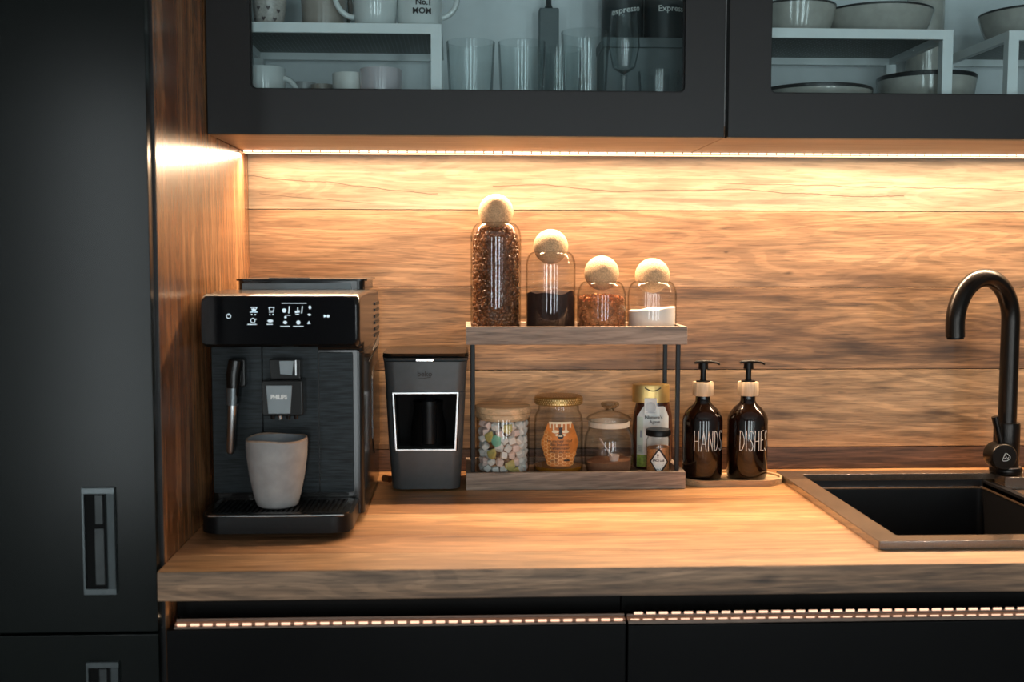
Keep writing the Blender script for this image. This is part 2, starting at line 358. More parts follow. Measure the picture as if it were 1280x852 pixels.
def rrect(x0, x1, y0, y1, r, k=6):
    out = []
    rs = r if isinstance(r, (list, tuple)) else [r]*4      # corners: x1y1, x0y1, x0y0, x1y0
    for (cx, cy, a0), q in zip(((x1, y1, 0), (x0, y1, 90), (x0, y0, 180), (x1, y0, 270)), rs):
        sx = -1 if cx == x1 else 1; sy = -1 if cy == y1 else 1
        for i in range(k+1):
            a = math.radians(a0 + 90*i/k); out.append((cx + sx*q + q*math.cos(a), cy + sy*q + q*math.sin(a)))
    return out
def frame(bm, outer, inner, d0, d1, horiz=False):
    """ring between two outlines with the same number of points"""
    n = len(outer); P = (lambda p, t: V(p[0], p[1], t)) if horiz else (lambda p, t: V(p[0], t, p[1]))
    q = [[bm.verts.new(P(p, t)) for p in o] for t in (d0, d1) for o in (outer, inner)]
    for i in range(n):
        j = (i+1) % n
        bm.faces.new((q[0][i], q[0][j], q[1][j], q[1][i])); bm.faces.new((q[2][i], q[3][i], q[3][j], q[2][j]))
        bm.faces.new((q[0][i], q[2][i], q[2][j], q[0][j])); bm.faces.new((q[1][i], q[1][j], q[3][j], q[3][i]))
    return bm
def text_bm(s, size, xc, zc, place, sx=1.0, bold=0.0, align='CENTER', res=3, thick=0.0002):
    """lettering as thin real faces; place(u, v, t) maps text metres to room points"""
    cu = bpy.data.curves.new('t', 'FONT'); cu.body = s; cu.size = size; cu.align_x = align; cu.align_y = 'CENTER'; cu.offset = bold; cu.resolution_u = res
    o = bpy.data.objects.new('t', cu); C.objects.link(o)
    me = bpy.data.meshes.new_from_object(o.evaluated_get(bpy.context.evaluated_depsgraph_get()) if False else o)
    bm = bmesh.new(); bm.from_mesh(me)
    bpy.data.objects.remove(o); bpy.data.curves.remove(cu); bpy.data.meshes.remove(me)
    for v in bm.verts: v.co = place(xc + v.co.x*sx, zc + v.co.y, thick)
    return bm
def flat_at(d): return lambda u, v, t: V(u, d + t, v)
def cyl_at(cx, cd, R, phi0=0.0): return lambda u, v, t: V(cx + (R+t)*math.sin((u-cx)/R + phi0), cd + (R+t)*math.cos((u-cx)/R + phi0), v)
def join(bms):
    out = bmesh.new(); tmp = bpy.data.meshes.new('tmp')
    for b in bms: b.to_mesh(tmp); out.from_mesh(tmp); b.free(); tmp.clear_geometry()
    bpy.data.meshes.remove(tmp); return out
def ribbon(bm, pts, w, place, t=0.0002):
    """flat stroke through 2-D points"""
    n = len(pts); ls, rs = [], []
    for i, p in enumerate(pts):
        a = Vector(pts[max(i-1, 0)]); b = Vector(pts[min(i+1, n-1)]); d = (b-a)
        if d.length < 1e-9: d = Vector((1, 0))
        d.normalize(); nn = Vector((-d.y, d.x))*w/2
        ls.append(bm.verts.new(place(p[0]+nn.x, p[1]+nn.y, t))); rs.append(bm.verts.new(place(p[0]-nn.x, p[1]-nn.y, t)))
    for i in range(n-1): bm.faces.new((ls[i], ls[i+1], rs[i+1], rs[i]))
    return bm
def patch(bm, outline, place, t=0.0001):
    """flat or wrapped label, cut in narrow columns so it follows a curve"""
    xs = [p[0] for p in outline]; x0, x1 = min(xs), max(xs); n = 16; prev = None
    for i in range(n+1):
        x = x0 + (x1-x0)*(i/n)*0.9999 + (x1-x0)*0.00005; ys = []
        for k in range(len(outline)):
            (ax, ay), (bx_, by_) = outline[k], outline[(k+1) % len(outline)]
            if (ax <= x) != (bx_ <= x): ys.append(ay + (by_-ay)*(x-ax)/(bx_-ax))
        cur = (bm.verts.new(place(x, min(ys), t)), bm.verts.new(place(x, max(ys), t)))
        if prev: bm.faces.new((prev[0], cur[0], cur[1], prev[1]))
        prev = cur
    return bm
def disc(bm, cx, cy, r, place, t=0.0002, k=14, ry=None):
    ry = ry or r
    bm.faces.new([bm.verts.new(place(cx + r*math.cos(2*PI*i/k), cy + ry*math.sin(2*PI*i/k), t)) for i in range(k)]); return bm
def blob(bm, c, rx, ry, rz, sub=2, jit=0.0, rot=None):
    r = bmesh.ops.create_icosphere(bm, subdivisions=sub, radius=1.0)
    R = rot or Matrix.Identity(3)
    for v in r['verts']:
        k = 1 + jit*mnoise.noise(v.co*1.7 + Vector(c)*31)
        v.co = Vector(c) + R @ Vector((v.co.x*rx*k, v.co.y*ry*k, v.co.z*rz*k))
    return bm

# ------------------------------------------------------------ the room
XL, XR, CEIL = -0.70, 3.0, 2.55
bm = bmesh.new(); box(bm, XL-0.1, XR+0.1, -0.1, 4.4, -Z0-0.1, -Z0); struct(obj('floor', bm, M['floorm']))
bm = bmesh.new(); box(bm, XL-0.1, XR+0.1, -0.1, 4.4, CEIL-Z0, CEIL-Z0+0.1); struct(obj('ceiling', bm, M['ceil']))
bm = bmesh.new(); box(bm, XL-0.1, XR+0.1, -0.10, -0.0145, -Z0, CEIL-Z0); wall_back = struct(obj('wall_back', bm, M['wall']))
bm = bmesh.new(); box(bm, XL-0.1-1.0, XL-1.0, -0.1, 4.4, -Z0, CEIL-Z0); struct(obj('wall_left', bm, M['wall']))
bm = bmesh.new(); box(bm, XL-1.1, XL-0.1, -0.1, -0.014, -Z0, CEIL-Z0); box(bm, XL-1.1, XL-0.1, -0.1, 4.4, -Z0-0.1, -Z0); box(bm, XL-1.1, XL-0.1, -0.1, 4.4, CEIL-Z0, CEIL-Z0+0.1)
struct(obj('trim_1', bm, M['wall']))
bm = bmesh.new(); box(bm, XR, XR+0.1, -0.1, 4.4, -Z0, CEIL-Z0); struct(obj('wall_right', bm, M['wall']))
bm = bmesh.new(); dF = -YF; zs0, zs1 = 0.12-Z0, 2.04-Z0
edges = [XL-1.0] + [v for p in PANES for v in p] + [XR]
for i in range(0, len(edges), 2): box(bm, edges[i], edges[i+1], dF, dF+0.1, -Z0, CEIL-Z0)
for a, b in PANES: box(bm, a, b, dF, dF+0.1, -Z0, zs0); box(bm, a, b, dF, dF+0.1, zs1, CEIL-Z0)
struct(obj('wall_front', bm, M['wall']))
for i, (a, b) in enumerate(PANES):
    f = bmesh.new(); box(f, a, a+0.035, dF+0.005, dF+0.05, zs0, zs1); box(f, b-0.035, b, dF+0.005, dF+0.05, zs0, zs1)
    for z in (zs0, (zs0+zs1)/2-0.015, zs1-0.03): box(f, a+0.035, b-0.035, dF+0.005, dF+0.05, z, z+0.03)
    wn = struct(obj('window_%d' % (i+1), f, M['white_metal'], origin=V((a+b)/2, dF, zs0)))
    obj('pane', B(a+0.035, b-0.035, dF+0.024, dF+0.028, zs0+0.03, zs1-0.03), M['room_pane'], wn)
# ------------------------------------------------------------ backsplash of printed-oak boards
bs = empty('backsplash', V(0.0, 0.0, 0.0), 'horizontal oak plank backsplash behind the worktop, lit from above', 'backsplash')
BSX = 2.6
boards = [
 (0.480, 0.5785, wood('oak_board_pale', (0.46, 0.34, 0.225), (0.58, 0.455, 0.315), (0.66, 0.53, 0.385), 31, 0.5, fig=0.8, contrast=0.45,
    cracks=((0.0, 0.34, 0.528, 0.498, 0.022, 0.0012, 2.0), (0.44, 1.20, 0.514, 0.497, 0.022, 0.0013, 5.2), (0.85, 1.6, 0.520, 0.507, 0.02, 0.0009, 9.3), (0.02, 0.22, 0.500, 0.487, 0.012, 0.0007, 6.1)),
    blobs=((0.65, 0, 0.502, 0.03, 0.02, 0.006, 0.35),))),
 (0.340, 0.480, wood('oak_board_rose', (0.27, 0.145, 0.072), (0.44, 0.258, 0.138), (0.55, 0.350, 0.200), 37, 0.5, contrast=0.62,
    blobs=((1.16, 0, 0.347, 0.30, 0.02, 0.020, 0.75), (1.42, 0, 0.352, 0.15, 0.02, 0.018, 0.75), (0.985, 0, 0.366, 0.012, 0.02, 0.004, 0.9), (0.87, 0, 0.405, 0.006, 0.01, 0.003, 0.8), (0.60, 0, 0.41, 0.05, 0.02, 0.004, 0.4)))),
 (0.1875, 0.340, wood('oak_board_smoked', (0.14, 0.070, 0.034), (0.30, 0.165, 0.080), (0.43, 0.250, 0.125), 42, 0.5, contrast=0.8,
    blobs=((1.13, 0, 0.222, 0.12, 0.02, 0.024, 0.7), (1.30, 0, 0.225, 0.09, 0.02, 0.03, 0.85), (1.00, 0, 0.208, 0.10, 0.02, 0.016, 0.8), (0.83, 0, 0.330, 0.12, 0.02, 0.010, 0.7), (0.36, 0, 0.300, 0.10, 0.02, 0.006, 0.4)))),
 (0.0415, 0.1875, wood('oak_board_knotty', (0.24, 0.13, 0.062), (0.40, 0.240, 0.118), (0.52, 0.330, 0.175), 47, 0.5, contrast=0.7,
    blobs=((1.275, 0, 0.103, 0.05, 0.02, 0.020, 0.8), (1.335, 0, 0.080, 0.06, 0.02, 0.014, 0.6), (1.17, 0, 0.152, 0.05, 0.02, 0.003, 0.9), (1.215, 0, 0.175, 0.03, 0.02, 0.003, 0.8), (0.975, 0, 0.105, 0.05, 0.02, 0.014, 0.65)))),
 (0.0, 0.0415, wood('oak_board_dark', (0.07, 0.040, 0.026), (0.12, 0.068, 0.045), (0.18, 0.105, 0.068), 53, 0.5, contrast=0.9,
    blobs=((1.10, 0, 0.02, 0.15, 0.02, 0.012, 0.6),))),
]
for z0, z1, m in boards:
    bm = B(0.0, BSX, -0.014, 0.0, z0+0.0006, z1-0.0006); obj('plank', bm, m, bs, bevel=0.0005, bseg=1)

# ------------------------------------------------------------ side panel and tall unit on the left
tall = empty('tall_cabinet', V(-0.35, 0.3, -Z0), 'tall satin black cabinet standing left of the worktop', 'cabinet')
pm = wood('oak_side_panel', (0.20, 0.080, 0.030), (0.34, 0.155, 0.065), (0.47, 0.25, 0.115), 61, 0.26, vertical=True, fig=1.6, contrast=0.8, coat=0.22)
obj('side_panel', B(-0.018, 0.0, 0.0, 0.6075, -Z0, 1.40), pm, tall, label='vertical-grained oak side panel')
obj('carcass', B(-0.60, -0.0185, 0.0, 0.605, -Z0, 1.40), M['black_side'], tall)
obj('carcass_edge', B(-0.0185, -0.0005, 0.6078, 0.6095, -Z0, 1.40), M['black_side'], tall)
for nm, z0, z1, hz in (('door', -0.0815, 1.40, 0.037), ('door', -Z0+0.1, -0.0845, -0.187)):
    dd = obj(nm, B(-0.60, -0.0035, 0.610, 0.632, z0, z1), M['tall_black'], tall, bevel=0.0012)
    # recessed pull: metal frame, flat dark plate painted as its inner shade, standing grip
    x0, x1, h0, h1 = -0.0936, -0.0535, hz-0.068, hz+0.068
    bm = bmesh.new(); box(bm, x0, x0+0.0022, 0.632, 0.637, h0, h1); box(bm, x0+0.0022, x1, 0.632, 0.637, h1-0.007, h1); box(bm, x0+0.0022, x1, 0.632, 0.637, h0, h0+0.007)
    hd = obj('handle', bm, M['alu'], tall, label='brushed metal recessed pull')
    obj('recess_shade_plate', B(x0+0.0022, x1-0.0105, 0.632, 0.6325, h0+0.007, h1-0.007), M['void'], hd)
    obj('grip', prism_h(bmesh.new(), [(x1-0.0135, 0.632), (x1-0.009, 0.6375), (x1, 0.6385), (x1, 0.632)], h0+0.007, h1-0.007), M['alu'], hd)
    obj('latch_plate', B(x0+0.0145, x0+0.0255, 0.6325, 0.6345, h0+0.012, h1-0.052), M['alu_dark'], hd)
    obj('latch_tongue', B(x0+0.0155, x0+0.0245, 0.6325, 0.6340, h1-0.046, h1-0.010), M['alu_dark'], hd)

# ------------------------------------------------------------ worktop
wt = empty('worktop', V(1.2, 0.32, -0.037), 'oiled plank worktop with a square grey-brown front edge', 'worktop')
HX0, HX1, HD0, HD1 = 0.957, 1.77, 0.090, 0.566
tops = [
 (0.0, 0.120, (0.30, 0.13, 0.045), (0.42, 0.205, 0.08), (0.50, 0.26, 0.11), 71),
 (0.120, 0.232, (0.32, 0.145, 0.055), (0.50, 0.25, 0.10), (0.58, 0.32, 0.14), 74),
 (0.232, 0.340, (0.30, 0.135, 0.055), (0.43, 0.215, 0.09), (0.52, 0.285, 0.13), 77),
 (0.340, 0.468, (0.34, 0.165, 0.07), (0.50, 0.265, 0.12), (0.58, 0.33, 0.16), 80),
 (0.468, 0.565, (0.32, 0.155, 0.07), (0.46, 0.24, 0.115), (0.54, 0.30, 0.15), 83),
 (0.565, 0.6465, (0.32, 0.165, 0.075), (0.50, 0.285, 0.14), (0.60, 0.355, 0.185), 86)]
for d0, d1, a, b, c, s in tops:
    m = wood('worktop_board_%d' % s, a, b, c, s, 0.40, fig=0.8, contrast=0.55, coat=0.12, bump=0.12)
    g = 0.0004; pcs = []; bm = None; o0, o1 = d0+g, d1-g
    def box_(bm_, *a): pcs.append(a)
    if d1 < HD0 or d0 > HD1: box_(bm, 0.001, 2.6, o0, o1, -0.037, 0)
    else:
        lo, hi = max(o0, HD0), min(o1, HD1)
        box_(bm, 0.001, HX0, o0, o1, -0.037, 0); box_(bm, HX1, 2.6, o0, o1, -0.037, 0)
        if lo > o0: box_(bm, HX0, HX1, o0, lo, -0.037, 0)
        if hi < o1: box_(bm, HX0, HX1, hi, o1, -0.037, 0)
    for a_ in pcs: obj('plank', B(*a_), m, wt)
em = wood('worktop_edge', (0.20, 0.105, 0.055), (0.34, 0.195, 0.110), (0.46, 0.280, 0.170), 90, 0.5, fig=2.0, contrast=0.8,
          blobs=((-0.435, -0.329, 0.0185, 0.030, 0.05, 0.010, 1.0), (-0.50, -0.329, 0.014, 0.06, 0.05, 0.007, 0.6), (-0.22, -0.329, 0.02, 0.03, 0.05, 0.009, 0.6), (0.10, -0.329, 0.004, 0.9, 0.05, 0.009, 0.8), (-0.70, -0.329, 0.002, 0.5, 0.05, 0.006, 0.8)))  # last two blobs: long dark bands along the lower edge
bm = B(0.001, 2.6, 0.6467, 0.6490, -0.037, 0.0); em_o = obj('edge_band', bm, em, wt, bevel=0.0008, bseg=2, label='grey-brown oak front edge')
# ------------------------------------------------------------ base units with recessed grip and LED strip
for i, (x0, x1) in enumerate(((0.003, 0.598), (0.600, 1.198), (1.200, 1.80))):
    bc = empty('base_cabinet', V((x0+x1)/2, 0.3, -Z0), ('black base cabinet under the coffee machine', 'black base cabinet under the soap bottles and sink edge', 'black base cabinet under the tap')[i], 'cabinet', )
    obj('carcass', B((x0, x1, 0.02, 0.550, -Z0+0.1, -0.084 if i == 0 else -0.205),) , M['black_side'], bc)
    obj('grip_recess', B((x0, x1, 0.555, 0.562, -0.084, -0.037),), M['void'], bc)
    pr = 0.0 if i == 0 else 0.004
    obj('drawer_front', B(x0, x1, 0.60+pr, 0.619+pr, -0.43, -0.0845), M['black_door'], bc, bevel=0.001)
    obj('drawer_front', B(x0, x1, 0.60+pr, 0.619+pr, -Z0+0.1, -0.433), M['black_door'], bc, bevel=0.001)
for i, (x0, x1, dd, zz) in enumerate(((0.012, 0.598, 0.600, -0.0840), (0.601, 1.78, 0.604, -0.0835))):
    ls = empty('led_strip', V((x0+x1)/2, dd, zz), ('warm LED strip under the left half of the worktop edge', 'warm double-lined LED strip under the right half of the worktop edge')[i], 'light strip')
    obj('channel', B((x0, x1, dd, dd+0.016, zz, zz+0.0025), (x0, x1, dd, dd+0.0015, zz+0.0025, zz+0.0085)), M['led_body'], ls)
    obj('diffuser', B(x0, x1, dd+0.0015, dd+0.011, zz+0.0025, zz+0.0050), M['low_diffuser'], ls)
    if i == 1: obj('channel_lip', B(x0, x1, dd+0.0135, dd+0.016, zz+0.0025, zz+0.0045), M['led_body'], ls)
    me = None; n = int((x1-x0)/0.0167)
    for k in range(n):
        x = x0 + 0.009 + k*0.0167
        if x > 1.25: break
        if me is None:
            o = obj('led', B(x-0.0057, x+0.0057, dd+0.011, dd+0.0125, zz+0.0027, zz+0.0054), M['led_low'], ls); me = o; x_first = x
        else:
            o = me.copy(); C.objects.link(o); o.parent = ls; o.location = (x-x_first, 0, 0)
    if i == 1:
        for k in range(int(0.62/0.0167)):
            o = me.copy(); C.objects.link(o); o.parent = ls; o.location = (k*0.0167+0.006, 0.0085, 0.0062)

# ------------------------------------------------------------ wall units
def wall_unit(x0, x1, gx0, gx1, label, idx):
    u = empty('wall_cabinet', V((x0+x1)/2, 0.16, 0.58), label, 'cabinet')
    um = wood('unit_underside_%d' % idx, (0.30, 0.185, 0.105), (0.36, 0.23, 0.135), (0.42, 0.275, 0.165), 95+idx, 0.45, fig=0.7, contrast=0.25)
    obj('bottom_board', B(x0, x1, 0.0, 0.305, 0.5795, 0.5975), um, u, label='pale wood underside')
    obj('carcass', B((x0, x0+0.016, 0.002, 0.305, 0.5977, 1.30), (x1-0.016, x1, 0.002, 0.305, 0.5977, 1.30), (x0+0.016, x1-0.016, 0.002, 0.010, 0.5977, 1.284), (x0+0.016, x1-0.016, 0.002, 0.305, 1.284, 1.30)), M['melamine'], u)
    # the white lining of the floor
    obj('shelf_floor', B(x0+0.016, x1-0.016, 0.010, 0.300, 0.5977, 0.5990), M['melamine'], u)
    obj('shelf', B(x0+0.016, x1-0.016, 0.010, 0.270, 0.935, 0.951), M['melamine'], u)
    # framed glass door with rounded opening
    dx0, dx1 = x0+0.0015, x1-0.0025
    fr = frame(bmesh.new(), rrect(dx0, dx1, 0.5785, 1.2985, 0.0008), rrect(gx0, gx1, 0.6465, 1.235, 0.0085), 0.3075, 0.3275)
    dr = obj('door', fr, M['frame_black_lit'], u, bevel=0.0009, bseg=2)
    obj('gasket', frame(bmesh.new(), rrect(gx0-0.0015, gx1+0.0015, 0.645, 1.2365, 0.009), rrect(gx0+0.0018, gx1-0.0018, 0.6483, 1.2332, 0.0075), 0.3135, 0.3215), M['matt_black'], dr)
    obj('glass_pane', prism(bmesh.new(), rrect(gx0, gx1, 0.6465, 1.235, 0.0085), 0.3155, 0.3195), M['pane'], dr)
    return u
wall_unit(0.001, 0.788, 0.0672, 0.7240, 'black framed glass wall cabinet holding mugs and tumblers', 0)
wall_unit(0.790, 1.590, 0.8570, 1.5240, 'black framed glass wall cabinet holding stoneware bowls', 1)
ls = empty('led_strip', V(0.9, 0.045, 0.5735), 'bright warm LED strip along the back of the wall cabinets', 'light strip')
obj('channel', B((0.002, 2.0, 0.026, 0.0285, 0.5755, 0.5795), (0.002, 2.0, 0.0655, 0.068, 0.5755, 0.5795), (0.002, 2.0, 0.0285, 0.0655, 0.5785, 0.5795)), M['led_body'], ls)
obj('diffuser', B(0.002, 2.0, 0.0285, 0.0655, 0.5762, 0.5784), M['diffuser'], ls)
me = None
for k in range(88):
    if me is None: me = obj('led', B(0.006, 0.0205, 0.0685, 0.0705, 0.5762, 0.5786), M['led'], ls)
    else:
        o = me.copy(); C.objects.link(o); o.parent = ls; o.location = (k*0.0167, 0, 0)

# ------------------------------------------------------------ sink and tap
sk = empty('sink', V(1.36, 0.33, -0.2), 'black composite sink let into the worktop', 'sink')
SX0, SX1, SD0, SD1 = 0.948, 1.782, 0.080, 0.577
BX0, BX1, BD0, BD1 = 0.985, 1.312, 0.112, 0.545
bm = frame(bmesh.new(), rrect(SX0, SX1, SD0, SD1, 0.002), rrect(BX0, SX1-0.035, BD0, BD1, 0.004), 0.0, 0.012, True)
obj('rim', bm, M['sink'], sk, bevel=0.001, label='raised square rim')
bm = bmesh.new()
t = 0.004
frame(bm, rrect(BX0-t, BX1+t, BD0-t+0.0002, BD1+t, 0.004), rrect(BX0, BX1, BD0, BD1, 0.004), -0.012, 0.0, True)
frame(bm, rrect(BX0-t, BX1+t, BD0-t, BD1+t, 0.004), rrect(BX0+0.003, BX1-0.003, BD0+0.010, BD1-0.006, 0.012), -0.19, -0.012, True)
box(bm, BX0, BX1, BD0, BD1, -0.196, -0.190)
obj('bowl', bm, M['sink_in'], sk)
obj('ledge', frame(bmesh.new(), rrect(BX0-0.001, BX1, BD0-0.001, BD1, 0.004), rrect(BX0+0.004, BX1-0.004, BD0+0.012, BD1-0.006, 0.010), -0.0135, -0.0115, True), M['sink'], sk)
obj('drain', L((BX0+BX1)/2, 0.30, [(0, -0.187), (0.03, -0.187), (0.043, -0.188), (0.045, -0.190)], seg=32), M['steel'], sk, True)
# drainer: sunken triangle and sloping ribs right of the bowl
obj('divider', prism_h(bmesh.new(), [(BX1, BD0-0.001), (BX1+0.022, BD0-0.001), (BX1+0.022, 0.20), (BX1+0.008, BD1), (BX1, BD1)], -0.10, -0.004), M['sink_in'], sk, bevel=0.001)
bm = bmesh.new(); a = [V(1.336, 0.112, 0.004), V(1.747, 0.112, 0.004), V(1.747, 0.545, -0.006), V(1.336, 0.545, -0.030), V(1.336, 0.20, -0.030)]
lo = [v - Vector((0, 0, 0.012)) for v in a]; A = [bm.verts.new(v) for v in a]; Bv = [bm.verts.new(v) for v in lo]
bm.faces.new(A); bm.faces.new(Bv[::-1])
for i in range(5): j = (i+1) % 5; bm.faces.new((A[i], Bv[i], Bv[j], A[j]))
obj('drainer', bm, M['sink'], sk, label='sloping drainer plate')
obj('tap_deck', B(1.3345, 1.400, BD0-0.002, 0.150, -0.010, 0.0118), M['sink'], sk, bevel=0.001)
tp = empty('tap', V(1.352, 0.115, 0.012), 'black gooseneck kitchen tap standing behind the sink', 'tap')
fx, fd = 1.3520, 0.115
obj('base_ring', L(fx, fd, [(0, 0.012), (0.0265, 0.012), (0.0275, 0.015), (0.0275, 0.021), (0.026, 0.024), (0, 0.024)]), M['faucet'], tp, True)
obj('base_gasket', L(fx, fd, [(0.0, 0.024), (0.0250, 0.024), (0.0250, 0.0260), (0, 0.0260)]), M['chrome'], tp, True, label='bright ring')
obj('body', L(fx, fd, [(0, 0.026), (0.0215, 0.026), (0.0222, 0.028), (0.0222, 0.1), (0.0214, 0.1035), (0.015, 0.104), (0, 0.104)]), M['faucet'], tp, True)
# gooseneck turned towards the front left
ang = math.radians(28); dx, dd = -math.cos(ang), math.sin(ang); R = 0.0775; RH = 0.0745; zt = 0.2835
pts = [V(fx, fd, 0.10), V(fx, fd, 0.18), V(fx, fd, zt-0.02)]
for i in range(0, 25):
    a = PI*i/24*1.02; h = RH*(1-math.cos(a)); pts.append(V(fx+dx*h, fd+dd*h, zt + R*math.sin(a)))
lx = pts[-1]; pts.append(lx + Vector((0.0006, -0.0006, -0.018)))
obj('spout', tube(bmesh.new(), pts, 0.0158, 24), M['faucet'], tp, True)
obj('aerator', tube(bmesh.new(), [lx + Vector((0.0006, -0.0006, -0.0178)), lx + Vector((0.0007, -0.0007, -0.0215))], 0.0138, 24), M['matt_black'], tp, True)
cx_, cd_, cz_ = 1.3335, 0.143, 0.0470
obj('cartridge', tube(bmesh.new(), [V(cx_, fd, cz_), V(cx_, cd_+0.002, cz_), V(cx_, cd_+0.0045, cz_)], [0.0235, 0.0235, 0.0215], 32), M['faucet'], tp, True)
lv = obj('lever', tube(bmesh.new(), [V(cx_+0.001, cd_-0.008, cz_+0.012), V(cx_-0.008, cd_-0.008, cz_+0.048), V(cx_-0.0140, cd_-0.008, cz_+0.070)], [0.0062, 0.006, 0.0062], 16), M['faucet'], tp, True)
pf = flat_at(cd_+0.0046); bm = bmesh.new(); q = 0.0085
tri = [(-1, -0.75), (-0.35, 0.95), (0.1, 0.95), (1.05, 0.05), (0.95, -0.45), (0.2, -0.95), (-0.75, -1.0), (-1, -0.75)]
ribbon(bm, [(cx_+0.003+a*q*0.8, cz_+b*q*0.8) for a, b in tri], 0.0011, pf); ribbon(bm, [(cx_+0.003+a*q*0.8, cz_+b*q*0.8) for a, b in ((-0.6, -0.45), (0.05, -0.05), (-0.25, 0.4))], 0.0011, pf)
ribbon(bm, [(cx_+0.003+a*q*0.8, cz_+b*q*0.8) for a, b in ((-0.2, -0.5), (0.3, -0.4), (0.65, 0.0))], 0.0011, pf)
obj('emblem', bm, M['white_print'], tp, label='white rounded triangle emblem')

# ------------------------------------------------------------ bean-to-cup coffee machine
cm = empty('coffee_machine', V(0.127, 0.28, 0.0), 'black bean-to-cup coffee machine with touch panel and drip tray', 'coffee machine')
obj('body', prism_h(bmesh.new(), rrect(0.012, 0.238, 0.075, 0.385, [0.01, 0.01, 0.02, 0.02]), 0.012, 0.335), M['black_plastic'], cm, True)
# head: side profile with rounded top front, overhanging the brewing bay
hp = [(0.075, 0.25), (0.075, 0.315), (0.083, 0.330), (0.10, 0.338), (0.30, 0.3445), (0.428, 0.3425), (0.444, 0.3375), (0.4495, 0.326), (0.4475, 0.278), (0.440, 0.266), (0.385, 0.264), (0.385, 0.25)]
bm = prism_x(bmesh.new(), hp, 0.0135, 0.2385)
head = obj('head', bm, M['black_plastic'], cm, bevel=0.010, bseg=4)
pn = obj('touch_panel', prism(bmesh.new(), rrect(0.0165, 0.2325, 0.2715, 0.3395, [0.014, 0.014, 0.005, 0.005]), 0.4490, 0.4515), M['screen'], cm, label='glossy black touch panel with white icons')
pp = flat_at(0.4516)
S = 0.2176/193.5
def ix(px): return 0.0156 + (px-251)*S
def iz(py): return 0.3416 - (py-368)*S*1.0
ic = bmesh.new()
def st(*pts, w=0.0011): ribbon(ic, [(ix(a), iz(b)) for a, b in pts], w, pp)
def ring(cx, cy, r, w=0.0011): st(*[(cx + r*math.cos(i*PI/6), cy + r*math.sin(i*PI/6)) for i in range(13)], w=w)
def dot(cx, cy, r, ry=None): disc(ic, ix(cx), iz(cy), r*S, pp, ry=(ry or r)*S)
ring(285.8, 395, 2.7); st((285.8, 392.2), (285.8, 394.5), w=0.0008)
# row of drinks: espresso, americano, froth, ground
st((313, 384), (321, 384), w=0.001); st((314, 389.8), (321.5, 389.8)); st((312, 390), (322, 390), w=0.0009); dot(314.5, 393, 0.9); dot(319, 393, 0.9)
st((314.5, 385.5), (315.5, 388), (319, 388), (320.5, 385)); st((320, 385), (321.5, 384)); dot(317, 386.6, 2.2, 1.5)
st((336, 384), (343, 384)); st((336, 384), (337, 388.5), (341.5, 388.5), (342.5, 384)); st((336, 390), (342, 390), w=0.0009); dot(337, 393, 0.9); dot(341, 393, 0.9)
ring(315.8, 400.5, 2.8); st((318.5, 399), (320.5, 398.5)); st((309, 405.4), (320.5, 405.4), w=0.0012)
dot(337.5, 401, 3.6, 1.9); st((333, 405.4), (340.5, 405.4), w=0.0012)
st((352, 378.8), (383, 378.8), w=0.0009)
dot(355, 388, 2.6); st((361.6, 382.5), (360.6, 391.5), w=0.0014); dot(356.5, 396.3, 1.5); st((357, 394), (363, 394), w=0.0007)
st((372, 384), (372, 388), w=0.0014); st((368.5, 390), (374.5, 389), w=0.0032); st((369, 392.8), (373.5, 392.8), w=0.0012); st((377.8, 382.5), (376.8, 391.5), w=0.0014)
dot(387.2, 384, 1.7, 2.2); dot(386.4, 393.2, 2.2, 1.3); st((384, 404.5), (387.5, 404.5), (385.8, 401.5), (384, 404.5), w=0.0012); dot(385.8, 403.6, 1.0)
dot(356, 403, 2.5, 2.1); ring(372.5, 403, 2.0, 0.0014); dot(372.5, 403, 1.4)
st((350, 408), (362, 408), w=0.0013); st((366, 408), (379, 408), w=0.0013)
st((404.8, 393.6), (404.8, 396.4), (407.2, 395), (404.8, 393.6), w=0.0012); dot(406, 395, 1.2); dot(409.8, 395, 1.9)
obj('icon_print', ic, M['icon'], pn)
# hopper lid on top
hx0, hx1 = 0.033, 0.236
hop = obj('bean_hopper', prism_h(bmesh.new(), rrect(hx0+0.004, hx1-0.004, 0.12, 0.295, 0.012), 0.342, 0.3575), M['black_plastic'], cm, True)
obj('front_window', prism(bmesh.new(), [(0.044, 0.3435), (0.212, 0.3435), (0.212, 0.3540), (0.044, 0.3535)], 0.2952, 0.2965), M['grey_plate'], hop)
obj('hopper_lid', prism_h(bmesh.new(), rrect(hx0, hx1, 0.115, 0.299, 0.014), 0.3575, 0.3605), M['black_plastic'], hop, True, bevel=0.001)
obj('lid_grip', prism_x(bmesh.new(), [(0.285, 0.3605), (0.290, 0.3625), (0.298, 0.3625), (0.300, 0.3600)], 0.085, 0.148), M['chrome'], hop)
# brushed front, split in three
bmF = [(0.0155, 0.0885), (0.0899, 0.1712), (0.1726, 0.2225)]
for a, b in bmF:
    z1_ = 0.2635 if a < 0.17 else 0.254
    obj('front_plate', prism(bmesh.new(), rrect(a, b, 0.045, z1_, 0.003), 0.385, 0.3885), M['brushed'], cm, bevel=0.0006, bseg=1)
